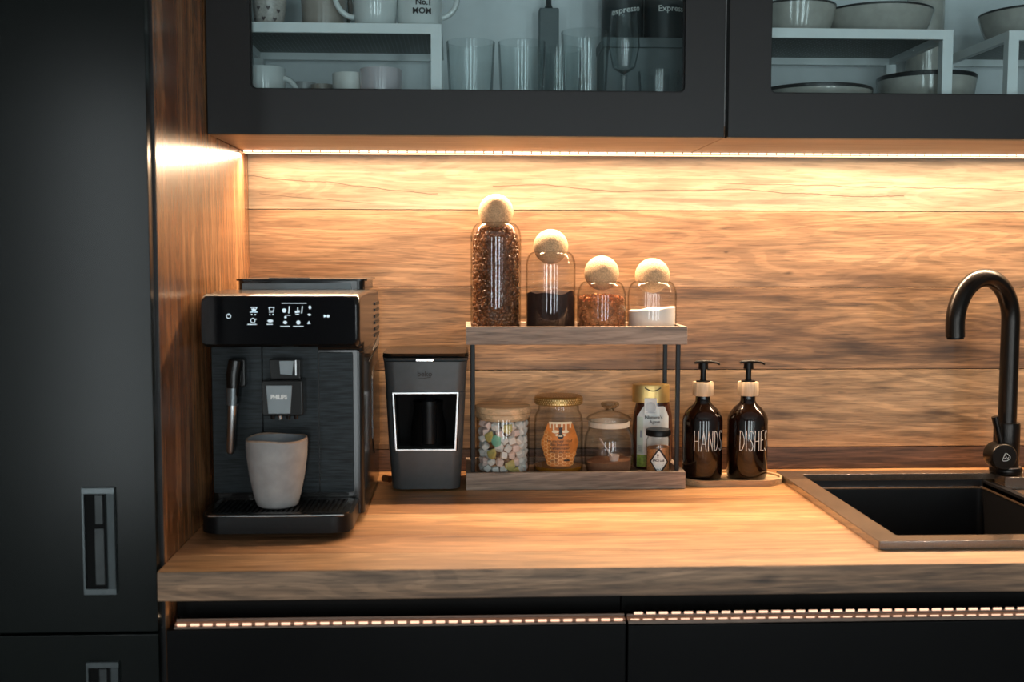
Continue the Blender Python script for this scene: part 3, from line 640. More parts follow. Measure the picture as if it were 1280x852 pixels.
# brewing spout
sp = obj('brewing_spout', prism(bmesh.new(), rrect(0.0955, 0.1545, 0.166, 0.2175, 0.004), 0.3885, 0.432), M['black_plastic'], cm, bevel=0.002)
obj('spout_slide', prism(bmesh.new(), [(0.1065, 0.2175), (0.1490, 0.2175), (0.1490, 0.2465), (0.1045, 0.2465)], 0.3885, 0.418), M['black_plastic'], sp, bevel=0.001)
obj('slide_plate', prism(bmesh.new(), [(0.1205, 0.2255), (0.1375, 0.2240), (0.1400, 0.2445), (0.1195, 0.2445)], 0.418, 0.4192), M['grey_plate'], sp)
obj('slide_bar', B(0.1420, 0.1440, 0.418, 0.4192, 0.2235, 0.2455), M['steel'], sp)
obj('name_plate', prism(bmesh.new(), [(0.1050, 0.1695), (0.1365, 0.1695), (0.1395, 0.2105), (0.1020, 0.2105)], 0.432, 0.4338), M['grey_plate'], sp, bevel=0.0006, bseg=1)
obj('lettering', text_bm('PHILIPS', 0.0085, 0.1205, 0.1935, flat_at(0.4339), sx=0.86, bold=0.0005), M['white_print'], sp)
for x in (0.108, 0.119, 0.131, 0.142): obj('nozzle', L(x, 0.415, [(0, 0.1655), (0.0035, 0.1655), (0.0028, 0.1590), (0, 0.1590)], seg=14), M['steel'] if x in (0.119,) else M['black_plastic'], sp, True)
# milk frother wand
wd = obj('steam_wand', tube(bmesh.new(), [V(0.0555, 0.412, 0.244), V(0.0525, 0.414, 0.225), V(0.0510, 0.415, 0.182)], [0.0105, 0.0105, 0.0082], 20), M['black_plastic'], cm, True)
obj('wand_mount', prism(bmesh.new(), rrect(0.044, 0.068, 0.205, 0.247, 0.004), 0.3885, 0.408), M['black_plastic'], wd, bevel=0.002)
obj('wand_sleeve', tube(bmesh.new(), [V(0.0515, 0.415, 0.205), V(0.0505, 0.415, 0.180)], [0.0092, 0.0085], 20), M['turk_rim'], wd, True)
obj('wand_tube', tube(bmesh.new(), [V(0.0505, 0.415, 0.180), V(0.0465, 0.4155, 0.112), V(0.0460, 0.4155, 0.109)], [0.0066, 0.0058, 0.0040], 20), M['steel'], wd, True)
# drip tray with slotted grid
tr = obj('drip_tray', prism_h(bmesh.new(), rrect(0.0175, 0.2290, 0.30, 0.496, [0.03, 0.03, 0.004, 0.004], 8), 0.010, 0.0335), M['black_satin'], cm, True, bevel=0.002)
g = bmesh.new()
frame(g, rrect(0.0225, 0.2240, 0.3895, 0.4900, 0.012), rrect(0.0320, 0.2150, 0.3960, 0.4800, 0.004), 0.0335, 0.0365, True)
obj('grid_frame', g, M['black_plastic'], tr)
o0 = None
for k in range(26):
    x = 0.0355 + k*0.0070
    if o0 is None: o0 = obj('grid_bar', prism_h(bmesh.new(), [(x, 0.3962), (x+0.0036, 0.3962), (x+0.0016, 0.4798), (x-0.0020, 0.4798)], 0.0337, 0.0362), M['black_satin'], tr)
    else:
        o = o0.copy(); C.objects.link(o); o.parent = tr; o.location = (0.0070*k, 0, 0)
lip = [V(0.030 + 0.188*i/40, 0.4925 + 0.0035*math.sin(PI*i/40), 0.0345) for i in range(41)]
obj('chrome_lip', tube(bmesh.new(), lip, 0.0016, 8), M['chrome'], tr, True)
for x in (0.035, 0.21):
    for d in (0.12, 0.44): obj('foot', L(x, d, [(0, 0), (0.012, 0), (0.012, 0.0125), (0, 0.0125)], seg=16), M['matt_black'], cm, True)
# vents, seam line and water-tank window on the right flank
for k in range(6):
    z = 0.318 - k*0.0105
    obj('vent_slat', prism_x(bmesh.new(), [(0.095, z), (0.185, z+0.0015), (0.185, z-0.0030), (0.095, z-0.0045)], 0.2383, 0.2402), M['black_satin'], cm)
obj('tank_window', prism_x(bmesh.new(), [(0.09, 0.07), (0.20, 0.07), (0.235, 0.10), (0.235, 0.20), (0.20, 0.215), (0.09, 0.215)], 0.2380, 0.2392), M['black_plastic'], cm)
obj('flank_seam', prism_x(bmesh.new(), [(0.08, 0.245), (0.30, 0.232), (0.30, 0.2305), (0.08, 0.2435)], 0.2380, 0.2390), M['void'], cm)
obj('flank_chip', prism_x(bmesh.new(), [(0.085, 0.262), (0.215, 0.243), (0.085, 0.243)], 0.2382, 0.2390), M['steel'], cm)

# stoneware cup on the drip tray
cup = empty('cup', V(0.1165, 0.436, 0.0366), 'grey speckled stoneware cup standing on the drip tray', 'cup')
def wavy(z): return z
cc, cdp, zb = 0.1170, 0.4360, 0.0368
prof = [(0, 0.0), (0.0265, 0.0), (0.0295, 0.0025), (0.0340, 0.018), (0.0395, 0.045), (0.0430, 0.072), (0.0440, 0.090), (0.0437, 0.0965)]
bm = L(cc, cdp, [(r, zb+z) for r, z in prof])
for v in bm.verts:
    if v.co.z > Z0+zb+0.08: v.co.z += 0.0014*math.sin(3*math.atan2(v.co.y+cdp, v.co.x-cc)+1.0)
cb = obj('cup_body', bm, M['cup'], cup, True)
bm = L(cc, cdp, [(0.0437, zb+0.0965), (0.0432, zb+0.0985), (0.0420, zb+0.0990), (0.0408, zb+0.0975)])
for v in bm.verts: v.co.z += 0.0014*math.sin(3*math.atan2(v.co.y+cdp, v.co.x-cc)+1.0)
obj('rim', bm, M['cuprim'], cup, True, label='brown glazed rim')
obj('inside', L(cc, cdp, [(0.0408, zb+0.0975), (0.0405, zb+0.085), (0.036, zb+0.045), (0.027, zb+0.008), (0, zb+0.006)]), M['cupin'], cup, True)

# ------------------------------------------------------------ Turkish coffee maker
tk = empty('turkish_coffee_maker', V(0.322, 0.11, 0.0), 'compact anthracite coffee maker with a framed pot niche, between machine and rack', 'coffee maker')
def tbox(w0, w1, z0, z1, d0, d1, r=0.018, cx=0.3225):
    """tapered rounded block, half widths w0 (bottom) w1 (top)"""
    bm = bmesh.new(); rows = []
    for i in range(9):
        t_ = i/8; w_ = w0+(w1-w0)*t_; z = z0+(z1-z0)*t_; de = d1 + 0.004*t_
        rows.append([bm.verts.new(V(x, d, z)) for x, d in rrect(cx-w_, cx+w_, d0, de, [r, r, 0.01, 0.01])])
    n = len(rows[0]); bm.faces.new(rows[0]); bm.faces.new(rows[-1][::-1])
    for a, b in zip(rows, rows[1:]):
        for i in range(n): bm.faces.new((a[i], a[(i+1) % n], b[(i+1) % n], b[i]))
    return bm
NZ0, NZ1 = 0.0700, 0.1690
obj('lower_body', tbox(0.0575, 0.0620, 0.004, NZ0, 0.05, 0.176), M['turk'], tk, True)
obj('upper_body', tbox(0.0665, 0.0700, NZ1, 0.2205, 0.05, 0.180), M['turk'], tk, True)
obj('back_body', tbox(0.0620, 0.0665, NZ0, NZ1, 0.05, 0.105), M['void'], tk, True)
for s in (-1, 1):
    a0, a1 = 0.3225+s*0.0620, 0.3225+s*0.0670; b0, b1 = 0.3225+s*0.0530, 0.3225+s*0.0570
    bm = bmesh.new(); q = []
    for z, o_, i_, de in ((NZ0, a0, b0, 0.177), (NZ1, a1, b1, 0.180)):
        q.append([bm.verts.new(V(*p)) for p in ((i_, 0.10, z), (o_, 0.10, z), (o_, de-0.012, z), (o_-s*0.0055, de-0.002, z), (i_, de, z))])
    for i in range(5): bm.faces.new((q[0][i], q[0][(i+1) % 5], q[1][(i+1) % 5], q[1][i]))
    bm.faces.new(q[0]); bm.faces.new(q[1][::-1]); obj('cheek', bm, M['turk'], tk, True)
outer = [(0.3225+0.0560, NZ1+0.0005), (0.3225-0.0560, NZ1+0.0005), (0.3225-0.0515, NZ0-0.0005), (0.3225+0.0515, NZ0-0.0005)]
inner = [(0.3225+0.0520, NZ1-0.0032), (0.3225-0.0520, NZ1-0.0032), (0.3225-0.0478, NZ0+0.0036), (0.3225+0.0478, NZ0+0.0036)]
obj('niche_frame', frame(bmesh.new(), outer, inner, 0.150, 0.1825), M['steel'], tk, bevel=0.0008, label='bright metal frame round the niche')
pot = obj('coffee_pot', L(0.3255, 0.130, [(0, NZ0+0.002), (0.030, NZ0+0.002), (0.030, NZ0+0.03), (0.024, NZ0+0.065), (0.026, NZ0+0.078), (0, NZ0+0.078)]), M['void'], tk, True)
obj('pot_handle', tube(bmesh.new(), [V(0.3285, 0.150, 0.149), V(0.3285, 0.170, 0.150), V(0.3285, 0.172, 0.147), V(0.3285, 0.172, 0.082), V(0.3285, 0.172, 0.0795)], [0.0100, 0.0105, 0.0130, 0.0120, 0.0090], 20), M['black_satin'], pot, True)
obj('handle_cap', tube(bmesh.new(), [V(0.3285, 0.172, 0.1465), V(0.3285, 0.172, 0.1535)], [0.0136, 0.0128], 20), M['black_satin'], pot, True)
bm = tbox(0.0712, 0.0716, 0.2212, 0.2265, 0.047, 0.1795); obj('top_rim', bm, M['turk_rim'], tk, True)
obj('lid', tbox(0.0725, 0.0712, 0.2275, 0.2345, 0.045, 0.1800), M['black_plastic'], tk, True, bevel=0.001, label='glossy lid')
obj('lid_button', B(0.3065, 0.3360, 0.178, 0.1858, 0.2215, 0.2258), M['chrome'], tk, bevel=0.0006)
def turk_front(u, v, t): return V(u, 0.1815 + 0.004*(v-NZ1)/(0.2205-NZ1) + t, v)
tt = text_bm('beko', 0.0125, 0.3215, 0.2000, turk_front, bold=0.0002); ribbon(tt, [(0.3110, 0.1925), (0.318, 0.1925), (0.327, 0.1940), (0.3320, 0.1948)], 0.0010, turk_front)
obj('lettering', tt, M['ink'], tk)
obj('copper_stub', tube(bmesh.new(), [V(0.248, 0.12, 0.012), V(0.2595, 0.13, 0.012)], 0.006, 14), pbr('copper_metal', (0.55, 0.20, 0.07), 0.35, 0.7), tk, True)  # short copper cylinder that gives a small orange spot

# ------------------------------------------------------------ two-tier rack
rk = empty('counter_rack', V(0.577, 0.095, 0.0), 'two-tier oak tray rack with black posts holding the jars', 'rack')
for z0, z1 in ((0.0, 0.0295), (0.2478, 0.2780)):
    X0, X1, D0, D1, T = 0.3905, 0.7655, 0.020, 0.170, 0.009
    obj('tray_front', B(X0, X1, D1-T, D1, z0, z1), M['rackwood'], rk, bevel=0.0006, bseg=1)
    obj('tray_back', B(X0, X1, D0, D0+T, z0, z1), M['rackwood'], rk, bevel=0.0006, bseg=1)
    for x in (X0, X1-T): obj('tray_side', B(x, x+T, D0+T, D1-T, z0, z1), M['rackwood'], rk, bevel=0.0005, bseg=1)
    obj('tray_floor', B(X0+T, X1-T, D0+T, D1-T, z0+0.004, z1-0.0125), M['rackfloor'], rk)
for x in (0.3985, 0.7490):
    for d in (0.031, 0.152): obj('post', B(x, x+0.0072, d, d+0.0072, 0.0171, 0.2515), M['matt_black'], rk, bevel=0.0006, bseg=1)
UF, LF = 0.2655, 0.0170        # floors of the upper and the lower tray

# cork-ball jars on the upper tray
def jar_profile(r, zn, zs, rn, zb, w=0.0013):
    out = [(0, zb), (r-0.004, zb), (r-0.001, zb+0.0015), (r, zb+0.005), (r, zs)]
    for i in range(1, 9):
        a = PI/2*i/8; out.append((rn + (r-rn)*math.cos(a)**0.9 if i < 8 else rn, zs + (zn-zs)*math.sin(a)*0.97))
    out.append((rn, zn)); inn = [(rn-w, zn)] + [(max(q-w, 0), z if k > 1 else z+w) for k, (q, z) in reversed(list(enumerate(out[:-1])))]
    return out + inn[:-1] + [(0, zb+w)]
JD = 0.095
def sc_x(x, d, d0=0.09): return CX + (x-CX)*(CD-d)/(CD-d0)
jars = [(0.4428, 0.0440, 0.4560, 0.4270, 0.0245, 0.4650, 'tall glass jar of coffee beans with a cork ball stopper'),
        (0.5384, 0.0435, 0.4050, 0.3780, 0.0288, 0.4125, 'glass jar of ground coffee with a cork ball stopper'),
        (0.6279, 0.0430, 0.3540, 0.3240, 0.0268, 0.3650, 'low glass jar of brown granules with a cork ball stopper'),
        (0.7172, 0.0430, 0.3540, 0.3270, 0.0285, 0.3590, 'low glass jar of white sugar with a cork ball stopper')]
for x, r, zn, zs, rn, zbll, lab in jars:
    j = empty('glass_jar', V(x, JD, UF), lab, 'jar')
    obj('jar_body', L(x, JD, jar_profile(r, zn, zs, rn, UF), seg=64), M['glass'], j, True)
    rb = 0.0303; zc = zn + math.sqrt(max(rb*rb-(rn+0.0004)**2, 0))
    bm = bmesh.new(); blob(bm, V(x, JD, zc), rb, rb, rb, 4, 0.0); obj('cork_ball', bm, M['cork'], j, True)
# coffee beans: far too many to count, one heap
def bean(bm, c, R, s=1.0):
    a, b, h = 0.0048*s, 0.0036*s, 0.0026*s; seg, rings = 8, 5; vs_ = []
    for i in range(1, rings):
        th = PI*i/rings; row = []
        for k in range(seg):
            ph = 2*PI*k/seg; p = Vector((a*math.cos(th), b*math.sin(th)*math.cos(ph), h*math.sin(th)*math.sin(ph)))
            if p.z < 0: p.z *= 0.35
            if k == 2: p.z *= 1.0
            if abs(math.cos(ph)) < 0.1 and p.z < 0: p.z = 0.0006*s
            row.append(bm.verts.new(Vector(c) + R @ p))
        vs_.append(row)
    t0, t1 = bm.verts.new(Vector(c)+R @ Vector((a, 0, 0))), bm.verts.new(Vector(c)+R @ Vector((-a, 0, 0)))
    for i in range(seg): bm.faces.new((t0, vs_[0][i], vs_[0][(i+1) % seg])); bm.faces.new((t1, vs_[-1][(i+1) % seg], vs_[-1][i]))
    for p, q in zip(vs_, vs_[1:]):
        for i in range(seg): bm.faces.new((p[i], q[i], q[(i+1) % seg], p[(i+1) % seg]))
from mathutils import Euler
bm = bmesh.new(); x, r = 0.4428, 0.0420; z = UF+0.0045; lathe(bm, x, JD, [(0, UF+0.002), (0.0350, UF+0.002), (0.0350, 0.425), (0.028, 0.437), (0, 0.440)], seg=32)
row = 0
while z < 0.447:
    rr = 0.0385 if z < 0.428 else 0.0385 - (z-0.428)*0.75
    n = int(2*PI*rr/0.0084)
    for k in range(n):
        a = 2*PI*(k + 0.5*(row % 2))/n + random.uniform(-.06, .06)
        e = Euler((random.uniform(-.5, .5), random.uniform(0, PI), 0)).to_matrix()
        Rm = Matrix.Rotation(a, 3, 'Z') @ Matrix(((0, 0, random.choice((1, 1, -1))), (1, 0, 0), (0, 1, 0))) @ Matrix.Rotation(random.uniform(0, PI), 3, 'Z') @ Matrix.Rotation(random.uniform(-.4, .4), 3, 'X')
        q = rr + random.uniform(-0.0008, 0.0006)
        bean(bm, (x+q*math.cos(a), -JD+q*math.sin(a), z+Z0+random.uniform(-.0008, .0008)), Rm)
    z += 0.0064; row += 1
for k in range(40):
    a, q = random.uniform(0, 2*PI), 0.024*math.sqrt(random.random())
    bean(bm, (x+q*math.cos(a), -JD+q*math.sin(a), Z0+0.4425), Euler((random.uniform(-.6, .6), random.uniform(-.6, .6), random.uniform(0, PI))).to_matrix())
tag(obj('coffee_beans', bm, M['bean'], None, True, origin=V(x, JD, UF+0.002)), 'roasted coffee beans filling the tall jar', 'coffee beans', kind='stuff')
def heap(name, x, d, r, zb, ztop, amp, tilt, m, label, cat, seed):
    bm = bmesh.new(); seg = 56; rings = []
    for q in (0.5, 0.8, 1.0):
        rings.append([(q*r*math.cos(2*PI*i/seg), q*r*math.sin(2*PI*i/seg)) for i in range(seg)])
    def h(px, py): return ztop + tilt*px/r + amp*mnoise.noise(Vector((px*38+seed, py*38, seed)))
    bot = [bm.verts.new(V(x+px*0.985, d+py*0.985, zb)) for px, py in rings[-1]]
    rows = [bot, [bm.verts.new(V(x+px, d+py, zb+0.004)) for px, py in rings[-1]]] + [[bm.verts.new(V(x+px, d+py, h(px, py))) for px, py in ri] for ri in reversed(rings)]
    for a, b in zip(rows, rows[1:]):
        for i in range(seg): bm.faces.new((a[i], a[(i+1) % seg], b[(i+1) % seg], b[i]))
    c = bm.verts.new(V(x, d, h(0, 0)))
    for i in range(seg): bm.faces.new((rows[-1][i], rows[-1][(i+1) % seg], c))
    bm.faces.new(bot)
    return tag(obj(name, bm, m, None, True, origin=V(x, d, zb)), label, cat, kind='stuff')
heap('ground_coffee', 0.5384, JD, 0.0412, UF+0.002, 0.334, 0.008, 0.001, M['ground'], 'dark ground coffee half filling the second cork-ball jar', 'ground coffee', 3)
heap('white_sugar', 0.7172, JD, 0.0408, UF+0.002, 0.3045, 0.003, 0.0035, M['sugar'], 'white sugar with a sloping surface in the rightmost cork-ball jar', 'sugar', 8)
bm = bmesh.new(); x = 0.6279; lathe(bm, x, JD, [(0, UF+0.002), (0.036, UF+0.002), (0.036, 0.318), (0, 0.322)], seg=32)
for k in range(900):
    a = random.uniform(0, 2*PI)
    if k < 760: q, z = random.uniform(0.0365, 0.0395), random.uniform(UF+0.003, 0.326)
    else: q, z = 0.036*math.sqrt(random.random()), random.uniform(0.320, 0.330)
    s = random.uniform(0.0016, 0.0030); 
    if q + s > 0.0413: q = 0.0413 - s
    blob(bm, V(x+q*math.cos(a), JD+q*math.sin(a), max(z, UF+0.0045)), s, s*0.8, s*0.9, 1, 0.8)
tag(obj('brown_granules', bm, M['crumb'], None, False, origin=V(x, JD, UF+0.002)), 'coarse orange-brown granules in the third cork-ball jar', 'granules', kind='stuff')

# lower tray: marshmallow jar
x, d = 0.4555, 0.1000
j = empty('storage_jar', V(x, d, LF), 'straight glass jar of marshmallows with a bamboo lid', 'jar')
w_ = 0.0014; r = 0.0468
obj('jar_body', L(x, d, [(0, LF), (r-0.003, LF), (r, LF+0.003), (r, 0.116), (r-w_, 0.116), (r-w_, LF+0.004), (r-0.004, LF+w_), (0, LF+w_)], seg=64), M['glass'], j, True)
obj('lid', L(x, d, [(0, 0.124), (0.0475, 0.124), (0.0488, 0.1255), (0.0488, 0.1345), (0.0475, 0.136), (0, 0.136)], seg=64), M['bamboo'], j, True)
obj('seal', L(x, d, [(0, 0.1125), (0.0445, 0.1125), (0.0453, 0.115), (0.0453, 0.1170), (0.0478, 0.1172), (0.0478, 0.1238), (0, 0.1238)], seg=64), M['bamboo'], j, True)
def cube_mesh(name, s, m):
    bm = bmesh.new(); bmesh.ops.create_cube(bm, size=s); me = bpy.data.meshes.new(name); bm.to_mesh(me); bm.free(); me.materials.append(m); return me
cmW = cube_mesh('marshmallow', 0.0125, M['mallow']); cmP = cube_mesh('marshmallow', 0.0125, M['pinkmallow'])
def put(name, me, loc, label, cat, group, e, sc_=1.0, bev=0.0022):
    o = bpy.data.objects.new(name, me); C.objects.link(o); o.location = loc; o.rotation_euler = e; o.scale = (sc_,)*3
    if bev: md = o.modifiers.new('b', 'BEVEL'); md.width = bev; md.segments = 2
    tag(o, label, cat, group); return o
sweet_spots = [(-0.32, 0.079, 0), (-0.52, 0.056, 1), (0.30, 0.036, 1), (0.55, 0.024, 1), (-0.66, 0.085, 1), (0.18, 0.100, 1)]
def taken(a, z): return any(abs(((a-p[0]+PI) % (2*PI))-PI) < (0.26 if p[2] == 0 else 0.20) and abs(z-p[1]) < 0.0125 for p in sweet_spots)
z = LF+0.0105; row = 0
LAY = ['bottom', 'second', 'third', 'fourth', 'fifth', 'sixth', 'seventh', 'top']; NTH = ['leftmost', 'second from left', 'third from left', 'fourth from left', 'fifth from left', 'sixth from left', 'seventh from left', 'eighth from left', 'ninth from left', 'tenth from left', 'eleventh from left']
while z < 0.108:
    last = z + 0.0128 >= 0.108
    for ring_r, n in ((0.0355, 15), (0.0195, 7)):
        if ring_r < 0.03 and z < 0.09: continue
        slots = sorted(((2*PI*(k+0.5*(row % 2))/n + PI) % (2*PI)) - PI for k in range(n)); cnt = 0
        for a in slots:
            if ring_r > 0.03 and (abs(a) > 1.95 or taken(a, z)): continue
            e = (random.uniform(0, 1.5), random.uniform(0, 1.5), random.uniform(0, 1.5)); pink = random.random() < 0.28
            rr_ = ring_r + random.uniform(-0.001, 0.001)
            lay = 'top' if last else LAY[min(row, 7)]; where = 'outer' if ring_r > 0.03 else 'inner'
            put('marshmallow', cmP if pink else cmW, V(x+rr_*math.sin(a), d+rr_*math.cos(a), z+random.uniform(-.0012, .0012)),
                '%s marshmallow cube in the jar, %s, %s ring, %s layer' % ('pale pink' if pink else 'white', NTH[min(cnt, 10)], where, lay),
                'marshmallow', 'marshmallows in the bamboo-lidded jar', e, random.uniform(0.85, 1.05)); cnt += 1
    z += 0.0128; row += 1
bmg = bmesh.new(); blob(bmg, (0, 0, 0), 0.0098, 0.004, 0.0108, 2, 0.25); gm = bpy.data.meshes.new('g'); bmg.to_mesh(gm); bmg.free(); gm.materials.append(M['greenstripe'])
bmg = bmesh.new(); blob(bmg, (0, 0, 0), 0.0098, 0.004, 0.0085, 2, 0.5); ym = bpy.data.meshes.new('y'); bmg.to_mesh(ym); bmg.free(); ym.materials.append(M['yellowstripe'])
ylabs = ['', 'yellow striped sweet below the green one in the marshmallow jar', 'large yellow striped sweet low in the middle of the marshmallow jar', 'yellow striped sweet at the bottom right of the marshmallow jar', 'yellow sweet high at the left side of the marshmallow jar', 'yellow sweet just under the lid of the marshmallow jar']
for k, (a, z, t_) in enumerate(sweet_spots):
    put('sweet', gm if t_ == 0 else ym, V(x+0.0395*math.sin(a), d+0.0395*math.cos(a), z), 'round green striped sweet in the marshmallow jar' if t_ == 0 else ylabs[k], 'sweet', None, (0, random.uniform(-.3, .3), a), 1.0, 0)

# honey jar
x, d, r = 0.5530, 0.1000, 0.0440
j = empty('honey_jar', V(x, d, LF), 'nearly empty honey jar with an orange bee label and gold lid', 'jar')
def wall_profile(o, w=0.0016):
    inn = [(max(q-w, 0), z) for q, z in reversed(o)]; inn[-1] = (0, o[0][1]+w*1.6); inn[-2] = (inn[-2][0], o[0][1]+w*1.6); return o+inn
op = [(0, LF), (r-0.004, LF), (r-0.0005, LF+0.004), (r, LF+0.010), (r-0.001, 0.050), (r-0.001, 0.105), (r-0.0025, 0.118), (r-0.0080, 0.128), (r-0.0085, 0.136)]
obj('jar_body', L(x, d, wall_profile(op), seg=64), M['glass'], j, True)
lid = obj('lid', L(x, d, [(0, 0.1525), (0.036, 0.1535), (0.0405, 0.1525), (0.0425, 0.1500), (0.0425, 0.1400), (0.0410, 0.1385), (0, 0.1385)], seg=64), M['goldlid'], j, True)
db = bmesh.new()
for rw in range(3):
    for k in range(60):
        a = 2*PI*(k+0.5*(rw % 2))/60; disc(db, x+a*0.0425, 0.1418+rw*0.0034, 0.00125, cyl_at(x, d, 0.0425), 0.0003, 6)
for rg, n in ((0.012, 16), (0.018, 24), (0.024, 32), (0.030, 40), (0.035, 48)):
    for k in range(n):
        a = 2*PI*k/n; db.faces.new([db.verts.new(V(x+rg*math.cos(a)+0.0011*math.cos(t2), d+rg*math.sin(a)+0.0011*math.sin(t2), 0.1542)) for t2 in [i*PI/3 for i in range(6)]])
o = obj('dot_pattern', db, M['golddot'], lid); o['kind'] = 'stuff'
lp0 = cyl_at(x, d, r+0.0002)
def lp(u, v, t, x=x): return lp0(x + (u-x)*1.50, 0.0745 + (v-0.080)*1.24, t)
def hexl(s): return [(x-0.0145*s, 0.0800+0.0300*s), (x+0.0140*s, 0.0800+0.0300*s), (x+0.0245*s, 0.0800+0.0010*s), (x+0.0140*s, 0.0800-0.0320*s), (x-0.0145*s, 0.0800-0.0320*s), (x-0.0245*s, 0.0800-0.0010*s)]
lb = obj('label', patch(bmesh.new(), hexl(1.0), lp), M['honeylab'], j, label='hexagonal orange label with a black bee')
cb = bmesh.new()
def inhex(px, pz):
    return abs(px-x) < 0.0235 - 0.0105*abs(pz-0.08)/0.031 and abs(pz-0.08) < 0.029
for i in range(-7, 8):
    for k in range(-10, 11):
        px, pz = x + i*0.0044, 0.080 + k*0.0051 + (0.00255 if i % 2 else 0)
        if not inhex(px, pz): continue
        if pz > 0.066 and px > x-0.011 - (0.003 if pz > 0.09 else 0): continue
        ribbon(cb, [(px+0.0027*math.cos(q*PI/3), pz+0.0027*math.sin(q*PI/3)) for q in range(7)], 0.00055, lp, 0.0003)
obj('cell_lines', cb, M['honeycell'], lb)
cb = bmesh.new(); patch(cb, [(x-0.0135, 0.1105), (x+0.0135, 0.1105), (x+0.0135, 0.1075), (x-0.0135, 0.1075)], lp, 0.0004)
for dx_, ln in ((-0.0120, 0.006), (-0.008, 0.009), (-0.0045, 0.005), (0.0015, 0.006), (0.0062, 0.009), (0.0115, 0.006)): patch(cb, [(x+dx_-0.001, 0.1078), (x+dx_+0.001, 0.1078), (x+dx_+0.001, 0.1078-ln), (x+dx_-0.001, 0.1078-ln)], lp, 0.0004)
for s in (-1, 1):
    disc(cb, x+s*0.0058-0.0002, 0.0968, 0.0042, lp, 0.0005, 14, 0.0022); disc(cb, x+s*0.0040, 0.0922, 0.0022, lp, 0.0005, 12, 0.0016)
patch(cb, [(x-0.0022, 0.0915), (x+0.0022, 0.0915), (x+0.0022, 0.0900), (x-0.0022, 0.0900)], lp, 0.0007)
obj('drips_and_wings', cb, M['labcream'], lb)
cb = bmesh.new(); disc(cb, x, 0.1005, 0.0022, lp, 0.0006, 12, 0.0026); disc(cb, x, 0.0960, 0.0020, lp, 0.0006, 12, 0.0035); disc(cb, x, 0.0905, 0.0036, lp, 0.0006, 12, 0.0040)
for s in (-1, 1): ribbon(cb, [(x, 0.1005), (x+s*0.0030, 0.1035)], 0.0006, lp, 0.0006)
for txt, zt_, sz in (('Hummer Hof', 0.0835, 0.0054), ('Bio Imkerei', 0.0785, 0.0045), ('Kaltenmaier', 0.0735, 0.0048), ('08031 207 027', 0.0685, 0.0042)):
    cb = join([cb, text_bm(txt, sz, x-0.001, zt_, lp, bold=0.00005, thick=0.0006)])
for k in range(3): ribbon(cb, [(x-0.0115, 0.0580-k*0.0017), (x-0.0040, 0.0580-k*0.0017)], 0.0007, lp, 0.0006)
disc(cb, x+0.0075, 0.0565, 0.0042, lp, 0.0006, 10, 0.0014)
obj('label_print', cb, M['ink'], lb)
hm, nt, b = mat('honey'); b.inputs['Base Color'].default_value = (0.55, 0.22, 0.02, 1); b.inputs['Roughness'].default_value = 0.12; b.inputs['Transmission Weight'].default_value = 0.35
nz = N(nt, 'ShaderNodeTexNoise', Scale=60.0); rr2 = ramp(nt, nz.outputs['Fac'], [(0.3, (0.42, 0.15, 0.012)), (0.7, (0.62, 0.27, 0.03))]); nt.links.new(rr2.outputs['Color'], b.inputs['Base Color'])
tag(obj('honey', L(x, d, [(0, LF+0.003), (r-0.0065, LF+0.003), (r-0.0028, LF+0.007), (r-0.0028, 0.0300), (0, 0.0295)], seg=48), hm, None, True, origin=V(x, d, LF+0.003)), 'last layer of golden honey in the bee-label jar', 'honey', kind='stuff')

# round jar with knob lid
x, d, r = 0.6423, 0.1000, 0.0435
j = empty('knob_lid_jar', V(x, d, LF), 'round-bellied glass jar with a glass knob lid, a scoop inside', 'jar')
op = [(0, LF), (0.034, LF), (0.039, LF+0.003), (0.0425, LF+0.014), (0.0435, 0.050), (0.0435, 0.066), (0.0415, 0.082), (0.0370, 0.0925), (0.0345, 0.0965), (0.0345, 0.108)]
obj('jar_body', L(x, d, wall_profile(op), seg=64), M['glass'], j, True)
obj('seal', L(x, d, [(0.0347, 0.0975), (0.0362, 0.0985), (0.0362, 0.1065), (0.0347, 0.1075)], seg=48, closed=True), M['silicone'], j, True)
ld = obj('lid', L(x, d, wall_profile([(0.0355, 0.1085), (0.0395, 0.1100), (0.0395, 0.1130), (0.034, 0.1175), (0.020, 0.1230), (0.009, 0.1265), (0.008, 0.129)], 0.0018)[:-1], seg=48), M['glass'], j, True)
obj('knob', L(x+0.0015, d, [(0.0, 0.127), (0.0080, 0.127), (0.0085, 0.1295), (0.0150, 0.1330), (0.0165, 0.1370), (0.0145, 0.1410), (0.006, 0.1425), (0, 0.1425)], seg=32), thin_glass('knob_glass', (0.72, 0.68, 0.60), (0.30, 0.24, 0.18), 2.4), ld, True)
heap('cocoa_powder', x, d, 0.0385, LF+0.0045, 0.0385, 0.003, 0.002, M['cocoa'], 'thin layer of brown powder in the knob-lid jar', 'powder', 12)
sp_ = empty('scoop', V(x+0.008, d+0.01, 0.040), 'clear plastic scoop leaning in the knob-lid jar', 'scoop')
cs = pbr('milky_plastic', (0.62, 0.52, 0.47), 0.3, var=0.05)
obj('handle', tube(bmesh.new(), [V(x-0.0185, d+0.022, 0.0795), V(x-0.008, d+0.022, 0.0640), V(x+0.004, d+0.020, 0.0460)], [0.0045, 0.0040, 0.0045], 12, flat=0.35), cs, sp_, True)
obj('scoop_bowl', L(x+0.0075, d+0.016, [(0, 0.0365), (0.007, 0.0365), (0.0095, 0.0500), (0.0088, 0.0500), (0.0065, 0.0380), (0, 0.0380)], seg=24), cs, sp_, True)

